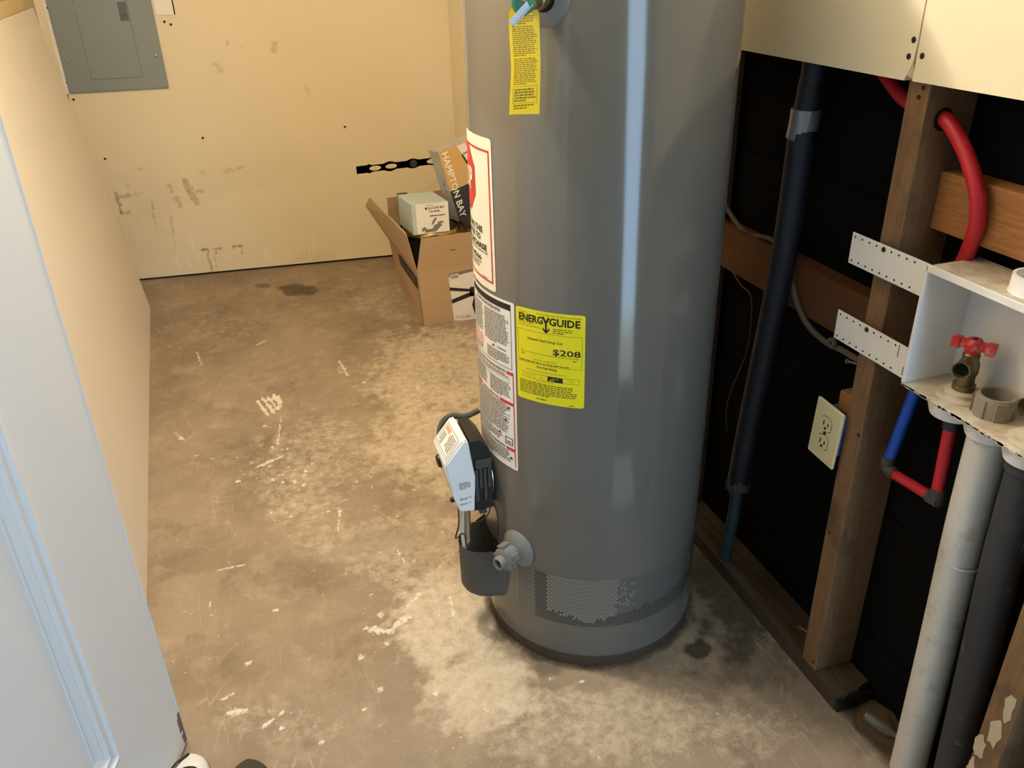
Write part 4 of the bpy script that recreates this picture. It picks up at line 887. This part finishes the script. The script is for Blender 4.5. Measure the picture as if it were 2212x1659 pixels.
# ------------------------------------------------------------------ cardboard box and what is in it
cbx = thing('cardboard_box', (.78, 3.42, 0), 'open brown cardboard box standing on the floor behind the water heater', 'box')
XL, XR, YF, YB, ZX = .615, .955, 3.190, 3.66, .242
T = .004
LXO = .0045
def quad(bm, pts, n): prism(bm, pts, V(n)*T)
walls = [('box_side', [(XL, YF, 0), (XR, YF, 0), (XR, YF-.004, ZX), (XL-.010, YF-.002, ZX)], (0, 1, 0)), ('box_side', [(XL, YF, 0), (XL, YB, 0), (XL-.035, YB, ZX), (XL-.010, YF-.002, ZX)], (1, 0, 0)),
         ('box_side', [(XL, YB, 0), (XR, YB, 0), (XR, YB, ZX), (XL-.035, YB, ZX)], (0, -1, 0)), ('box_side', [(XR, YF, 0), (XR, YB, 0), (XR, YB, ZX), (XR, YF-.004, ZX)], (-1, 0, 0))]
sides = []
for nm, p, n in walls: bm = B(); quad(bm, p, n); sides.append(ob(nm, bm, 'cardboard', cbx))
bm = B(); box(bm, (XL+.004, YF+.004, .001), (XR-.004, YB-.004, .006)); ob('box_bottom', bm, 'cardboard_in', cbx)
bm = B(); quad(bm, [(XL-.008, YF-.002, ZX), (XR, YF-.004, ZX), (XR, YF-.022, .392), (.632, YF-.016, .384)], (0, 1, 0)); ob('flap', bm, 'cardboard', cbx)
fl = [(XL-.010, YF, ZX), (.568, YF-.03, .415), (.53, 3.28, .455), (.493, 3.54, .475), (.482, 3.60, .425), (XL-.035, YB-.02, ZX)]
bm = B(); prism(bm, fl, (.004, 0, .002)); ob('flap', bm, 'cardboard', cbx)
bm = B(); quad(bm, [(XL-.03, YB, ZX), (XR, YB, ZX), (XR, YB+.03, .44), (XL-.02, YB+.03, .425)], (0, 1, 0)); ob('flap', bm, 'cardboard_in', cbx)
bm = B(); quad(bm, [(XR, YF, ZX), (XR, YB, ZX), (XR+.02, YB, .38), (XR+.02, YF+.05, .38)], (1, 0, 0)); ob('flap', bm, 'cardboard', cbx)
fr = lambda x, y, off=.001: V(gY(x, y, YF-off-.002))
def fq(pts, off): bmx = B(); bmx.faces.new([bmx.verts.new(fr(x, y, off)) for x, y in pts]); return bmx
ob('printed_panel', fq([(969, 600), (1045, 580), (1058, 690), (981, 693)], .002), 'carton_white', sides[0]); ob('printed_panel', fq([(970, 592), (1012, 582), (1045, 575), (1045, 590), (971, 604)], .0015), 'print_grey', sides[0])
ob('barcode', fq([(972, 594), (990, 590), (992, 603), (974, 607)], .0025), 'carton_white', sides[0])
bm = B()
for k in range(7): 
    x = 974+k*2.2; bm.faces.new([bm.verts.new(fr(a, b, .003)) for a, b in ((x, 595-k*.4), (x+1.1, 595-k*.4), (x+2.6, 603-k*.4), (x+1.5, 603-k*.4))])
for pts in (((971, 621), (1015, 624), (1022, 628), (1015, 630), (972, 628)), ((975, 648), (1018, 630), (1024, 633), (1022, 638), (977, 656)), ((1015, 620), (1040, 618), (1040, 640), (1015, 640)), ((1020, 658), (1024, 640), (1028, 640), (1026, 680))): bm.faces.new([bm.verts.new(fr(a, b, .003)) for a, b in pts])
ob('fan_picture', bm, 'print_black', sides[0], kind='stuff'); bm = B()
p0_, p1_ = fr(985, 688, .003), fr(1017, 685, .003); text(bm, '314 151 8401', lambda u, v_: p0_+(p1_-p0_)*u+Vector((0, 0, .012*v_)), 0, 1, 0, 1); ob('box_print', bm, 'print_grey', sides[0], kind='stuff')
lx = lambda y, z, o=.003: Vector((XL-.010*(z/ZX)-.025*(z/ZX)*(y-YF)/(YB-YF)-o, y, z))
bm = B(); bm.faces.new([bm.verts.new(lx(*q)) for q in ((YF+.004, .165), (YF+.004, .215), (YF+.30, .232), (YF+.30, .180))]); ob('dark_band', bm, 'print_black', sides[1])
bm = B(); bars(bm, lambda u, v_: lx(YF+.03+.13*u, .180+.03*v_, .004), 0, 1, 0, 1, 2, .5, .2); ob('box_print', bm, 'print_grey', sides[1], kind='stuff')
bm = B(); a_ = fr(973, 542, .02); bars(bm, lambda u, v_: a_+Vector((.045*u, -.001, .006*v_)), 0, 1, 0, 1, 1, .6, .3); ob('box_print', bm, 'navy', cbx, kind='stuff')

# faucet carton
fc = thing('faucet_carton', (.68, 3.30, .395), 'pale faucet carton with a picture of a tap lying on the box contents', 'carton')
FA = [(.606, 3.188, .397), (.756, 3.190, .397), (.755, 3.196, .519), (.607, 3.194, .519)]; fd = Vector((-.021, .175, .0))
bm = B(); prism(bm, FA, fd); bmesh.ops.bevel(bm, geom=list(bm.edges), offset=.0015, segments=1, affect='EDGES'); ob('carton_body', bm, 'carton_teal', fc)
fF = lambda u, v_: V(FA[0])+(V(FA[1])-V(FA[0]))*u+(V(FA[3])-V(FA[0]))*v_+Vector((0, -.0008, 0)); fG = lambda u, v_: fF(u, v_)+Vector((0, -.0006, 0))
ob('front_print', rect(B(), fF, .11, .995, .01, .99), 'carton_white', fc)
bm = B(); rect(bm, fG, .36, .41, .80, .87); text(bm, 'GLACIER BAY', fG, .43, .90, .80, .87, .02); text(bm, 'Two Handle', fG, .46, .76, .69, .76, .02); bars(bm, fG, .48, .92, .55, .60, 1, .7, .2, 1); bars(bm, fG, .40, .60, .91, .94, 1, .5, .3, 1); ob('carton_print', bm, 'print_black', fc, kind='stuff')
bm = B()
for pts in (((.30, .05), (.62, .05), (.80, .25), (.74, .32), (.60, .28), (.52, .15), (.34, .16)), ((.50, .28), (.56, .30), (.66, .48), (.62, .52), (.56, .44)), ((.24, .08), (.36, .16), (.34, .24), (.24, .20)), ((.68, .28), (.84, .32), (.83, .38), (.68, .36))): bm.faces.new([bm.verts.new(fG(*q)) for q in pts])
ob('tap_picture', bm, 'print_grey', fc, kind='stuff')
# light-fitting carton, leaning
up = Vector((-.232, .02, .972)).normalized(); e_x = Vector((.955, .26, .215)); e_x = (e_x-up*e_x.dot(up)).normalized(); e_y = up.cross(e_x).normalized()
lo_ = V(gY(992, 478, 3.27)); LH = .295; LWd = .20; LD = .085
hb = thing('light_carton', tuple(lo_), 'tall light fitting carton with gold and navy print leaning in the box', 'carton')
HM = Matrix.Translation(lo_) @ Matrix((tuple(e_x), tuple(e_y), tuple(up))).transposed().to_4x4()
bm = B(); box(bm, (0, 0, 0), (LWd, LD, LH), .0012, HM); ob('carton_body', bm, 'carton_side', hb)
hf = lambda u, v_: HM @ Vector((LWd*u, -.0009, LH*v_)); hg = lambda u, v_: HM @ Vector((LWd*u, -.0016, LH*v_)); ht = lambda u, v_: HM @ Vector((LWd*(.045+.145*(1-v_)) if 0 else LWd*(.05+.15*v_), -.0018, LH*(.965-.93*u)))
ob('front_print', rect(B(), hf, .0, 1, .44, .995), 'carton_gold', hb); ob('front_print', rect(B(), hf, .0, 1, .005, .44), 'navy', hb)
bm = B(); text(bm, 'HAMPTON BAY', ht, 0, 1, 0, 1, .015); ob('carton_print', bm, 'label_white', hb, kind='stuff')
bm = B(); bm.faces.new([bm.verts.new(hg(*q)) for q in ((.42, .98), (.62, .98), (.72, .72), (.58, .66), (.50, .84))]); ob('lamp_picture', bm, 'carton_white', hb, kind='stuff')
bm = B(); bm.faces.new([bm.verts.new(hg(*q)) for q in ((.47, .84), (.51, .86), (.60, .66), (.56, .64))]); bm.faces.new([bm.verts.new(hg(*q)) for q in ((.51, .86), (.53, .84), (.75, .84), (.75, .86))]); ob('lamp_picture', bm, 'print_black', hb, kind='stuff')
bm = B(); hs = lambda u, v_: HM @ Vector((-.0009, LD*(1-u), LH*v_))
for pts in (((.42, .52), (.62, .50), (.72, .56), (.50, .60), (.62, .54)), ((.50, .42), (.66, .40), (.60, .46))): bm.faces.new([bm.verts.new(hs(*q)) for q in pts])
ob('carton_print', bm, 'print_grey', hb, kind='stuff')
# black slotted bracket
br = thing('slotted_bracket', tuple(gY(850, 358, 3.40)), 'long black bracket with oval slots sticking out of the box', 'bracket')
a_, b_ = V(gY(770, 368, 3.40)), V(gY(942, 347, 3.40)); LB = (b_-a_).length+.06; ex = (b_-a_).normalized(); ez = Vector((0, 0, 1)); ez = (ez-ex*ez.dot(ex)).normalized()
def hw_(t): return .0135+.0065*max(0, math.sin((t-.03)*2*math.pi*4.1/1.0-.4))**1 if t > .12 else .0155
slots = [(.195, .052), (.365, .052), (.805, .052)]
bm = B(); N = 120; rowv = []
for i in range(N+1):
    t = i/N; h = hw_(t); s = 0.
    for c_, r_ in slots:
        d = abs(t-c_)/(r_*1.15)
        if d < 1: s = .0095*math.sqrt(1-d*d)
    p = a_+ex*(LB*t); rowv.append([bm.verts.new(p+ez*k) for k in (-h, -s-1e-5, s+1e-5, h)]+[s])
for r0, r1_ in zip(rowv, rowv[1:]):
    bm.faces.new((r0[0], r1_[0], r1_[1], r0[1])); bm.faces.new((r0[2], r1_[2], r1_[3], r0[3]))
    if r0[4] == 0 and r1_[4] == 0: bm.faces.new((r0[1], r1_[1], r1_[2], r0[2]))
bmesh.ops.solidify(bm, geom=list(bm.faces), thickness=.004); ob('bracket_plate', bm, 'metal_black', br)
bm = B(); lathe(bm, a_+ex*(LB*.60)+Vector((0, -.001, 0)), (0, -1, 0), [(.016, 0), (.014, .004), (.0, .005)], 20); ob('boss', bm, 'metal_black', br)
# fan motor, brass-rimmed pan, dark tray
mo = thing('fan_motor', (.625, 3.50, .25), 'black round fan motor housing inside the cardboard box', 'motor')
ob('housing', lathe(B(), (.715, 3.52, .008), (0, 0, 1), [(.05, 0), (.060, .02), (.062, .36), (.056, .40), (.04, .415), (.02, .42)], 36), 'metal_black', mo, smooth=True)
ob('rim', lathe(B(), (.715, 3.52, .34), (0, 0, 1), [(.061, 0), (.068, .004), (.068, .016), (.061, .02)], 36, False, False), 'metal_dark', mo, smooth=True)
ob('bracket', box(B(), (.615, 3.52, .30), (.66, 3.55, .48), .004), 'metal_black', mo)
pn = thing('rimmed_pan', (.74, 3.38, .33), 'shallow black pan with a brass rim under the faucet carton', 'pan')
ob('pan_bowl', lathe(B(), (.705, 3.302, .008), (0, 0, 1), [(.07, 0), (.09, .25), (.107, .36), (.117, .376), (.116, .382), (.0, .3825)], 48, True, False), 'metal_black', pn, smooth=True)
ob('pan_rim', lathe(B(), (.705, 3.302, .372), (0, 0, 1), [(.1172, .0), (.1205, .004), (.1205, .014), (.1150, .0232)], 64, False, False), 'gold_rim', pn, smooth=True)
tr_ = ob('metal_tray', box(B(), (.83, 3.235, .384), (.95, 3.45, .398), .003), 'metal_dark', label='dark metal tray under the leaning gold and navy carton', cat='tray')

# ------------------------------------------------------------------ shoes at the door
def shoe(name, x, y, rz, mats, label):
    t = thing(name, (x, y, 0), label, 'shoe'); Mz = Matrix.Translation((x, y, 0)) @ Matrix.Rotation(R_(rz), 4, 'Z')
    def sec(s):                                             # s 0 toe .. 1 heel -> half width, height
        w_ = .041*((1-(1-min(1, s/.26))**2.5)**.4 if s < .53 else 1-.28*((s-.53)/.47)**1.5)*(1 if s < .97 else .9)
        return max(w_, .004), .030+.030*min(1, s/.25)+(.03*max(0, (s-.35)/.65))
    def shell(bm, z0, zt, infl, top):
        ss = [0, .006, .015, .04, .08, .14, .22, .32, .45, .6, .75, .88, .96, 1.]; rows = []
        for s in ss:
            w_, h = sec(s); w_ += infl; yy = -.275*s+.0; row = []
            for k in range(13):
                a = math.pi*k/12
                row.append(bm.verts.new(Mz @ Vector((w_*math.cos(a)*1., yy+(infl if s == 0 else 0), z0+(min(h, zt)-z0)*(math.sin(a)**(.6) if top else (1 if 0 < k < 12 else 0))))))
            rows.append(row)
        for p, q in zip(rows, rows[1:]):
            for k in range(12): bm.faces.new((p[k], p[k+1], q[k+1], q[k]))
            bm.faces.new((p[0], q[0], q[12], p[12]))
        bm.faces.new(rows[0]); bm.faces.new(rows[-1][::-1])
    bm = B(); shell(bm, .0, .018, .003, False); ob('sole', bm, mats[0], t)
    bm = B(); shell(bm, .012, .2, 0., True); up_ = ob('upper', bm, mats[1], t, smooth=True)
    bm = B(); lathe(bm, Mz @ Vector((0, -.20, .076)), Mz.to_3x3() @ Vector((0, .25, 1)), [(.028, -.01), (.034, .004), (.034, .014), (.026, .014), (.022, -.004)], 24, True, True); ob('collar', bm, mats[2], t, smooth=True)
    if mats[3]:
        def srf(q, a): w_, h = sec(q); return Mz @ Vector((w_*math.cos(a), -.275*q, .0125+(h-.012)*math.sin(a)**.6))
        for a0, a1, r_ in ((2.2, 1.75, .0030), (1.95, 1.62, .0012)):
            bm = B(); tube(bm, [srf(.012, a1), srf(.04, a1+.1), srf(.09, a0), srf(.16, a0+.15)], r_, 8); ob('stripe', bm, 'shoe_black', up_, smooth=True)
        bm = B(); lathe(bm, Mz @ Vector((.004, -.072, .040)), Mz.to_3x3() @ Vector((0, .2, 1)), [(.024, 0), (.024, .014), (.016, .020)], 24); ob('tongue', bm, 'shoe_black', up_, smooth=True)
    return t
shoe('sneaker', -.285, 1.250, -6, ('rubber', 'shoe_white', 'shoe_black', True), 'white sneaker with black stripes beside the door leaf')
shoe('sneaker', -.180, 1.200, -2, ('shoe_black', 'shoe_knit', 'shoe_black', False), 'dark knitted sneaker standing next to a white one')

# ------------------------------------------------------------------ ceiling lamp
cl = thing('ceiling_lamp', (BULB[0], BULB[1], 2.4), 'bare bulb in a white ceiling lamp holder', 'lamp')
ob('lamp_holder', lathe(B(), (BULB[0], BULB[1], 2.4), (0, 0, -1), [(.06, 0), (.06, .012), (.03, .03), (.022, .06)], 28), 'white_plastic', cl, smooth=True)
ob('bulb', lathe(B(), (BULB[0], BULB[1], 2.34), (0, 0, -1), [(.013, 0), (.015, .03), (.032, .075), (.036, .115), (.034, .14), (.02, .162), (.004, .168)], 24), 'bulb', cl, smooth=True)
po.location = (BULB[0], BULB[1], 2.2)
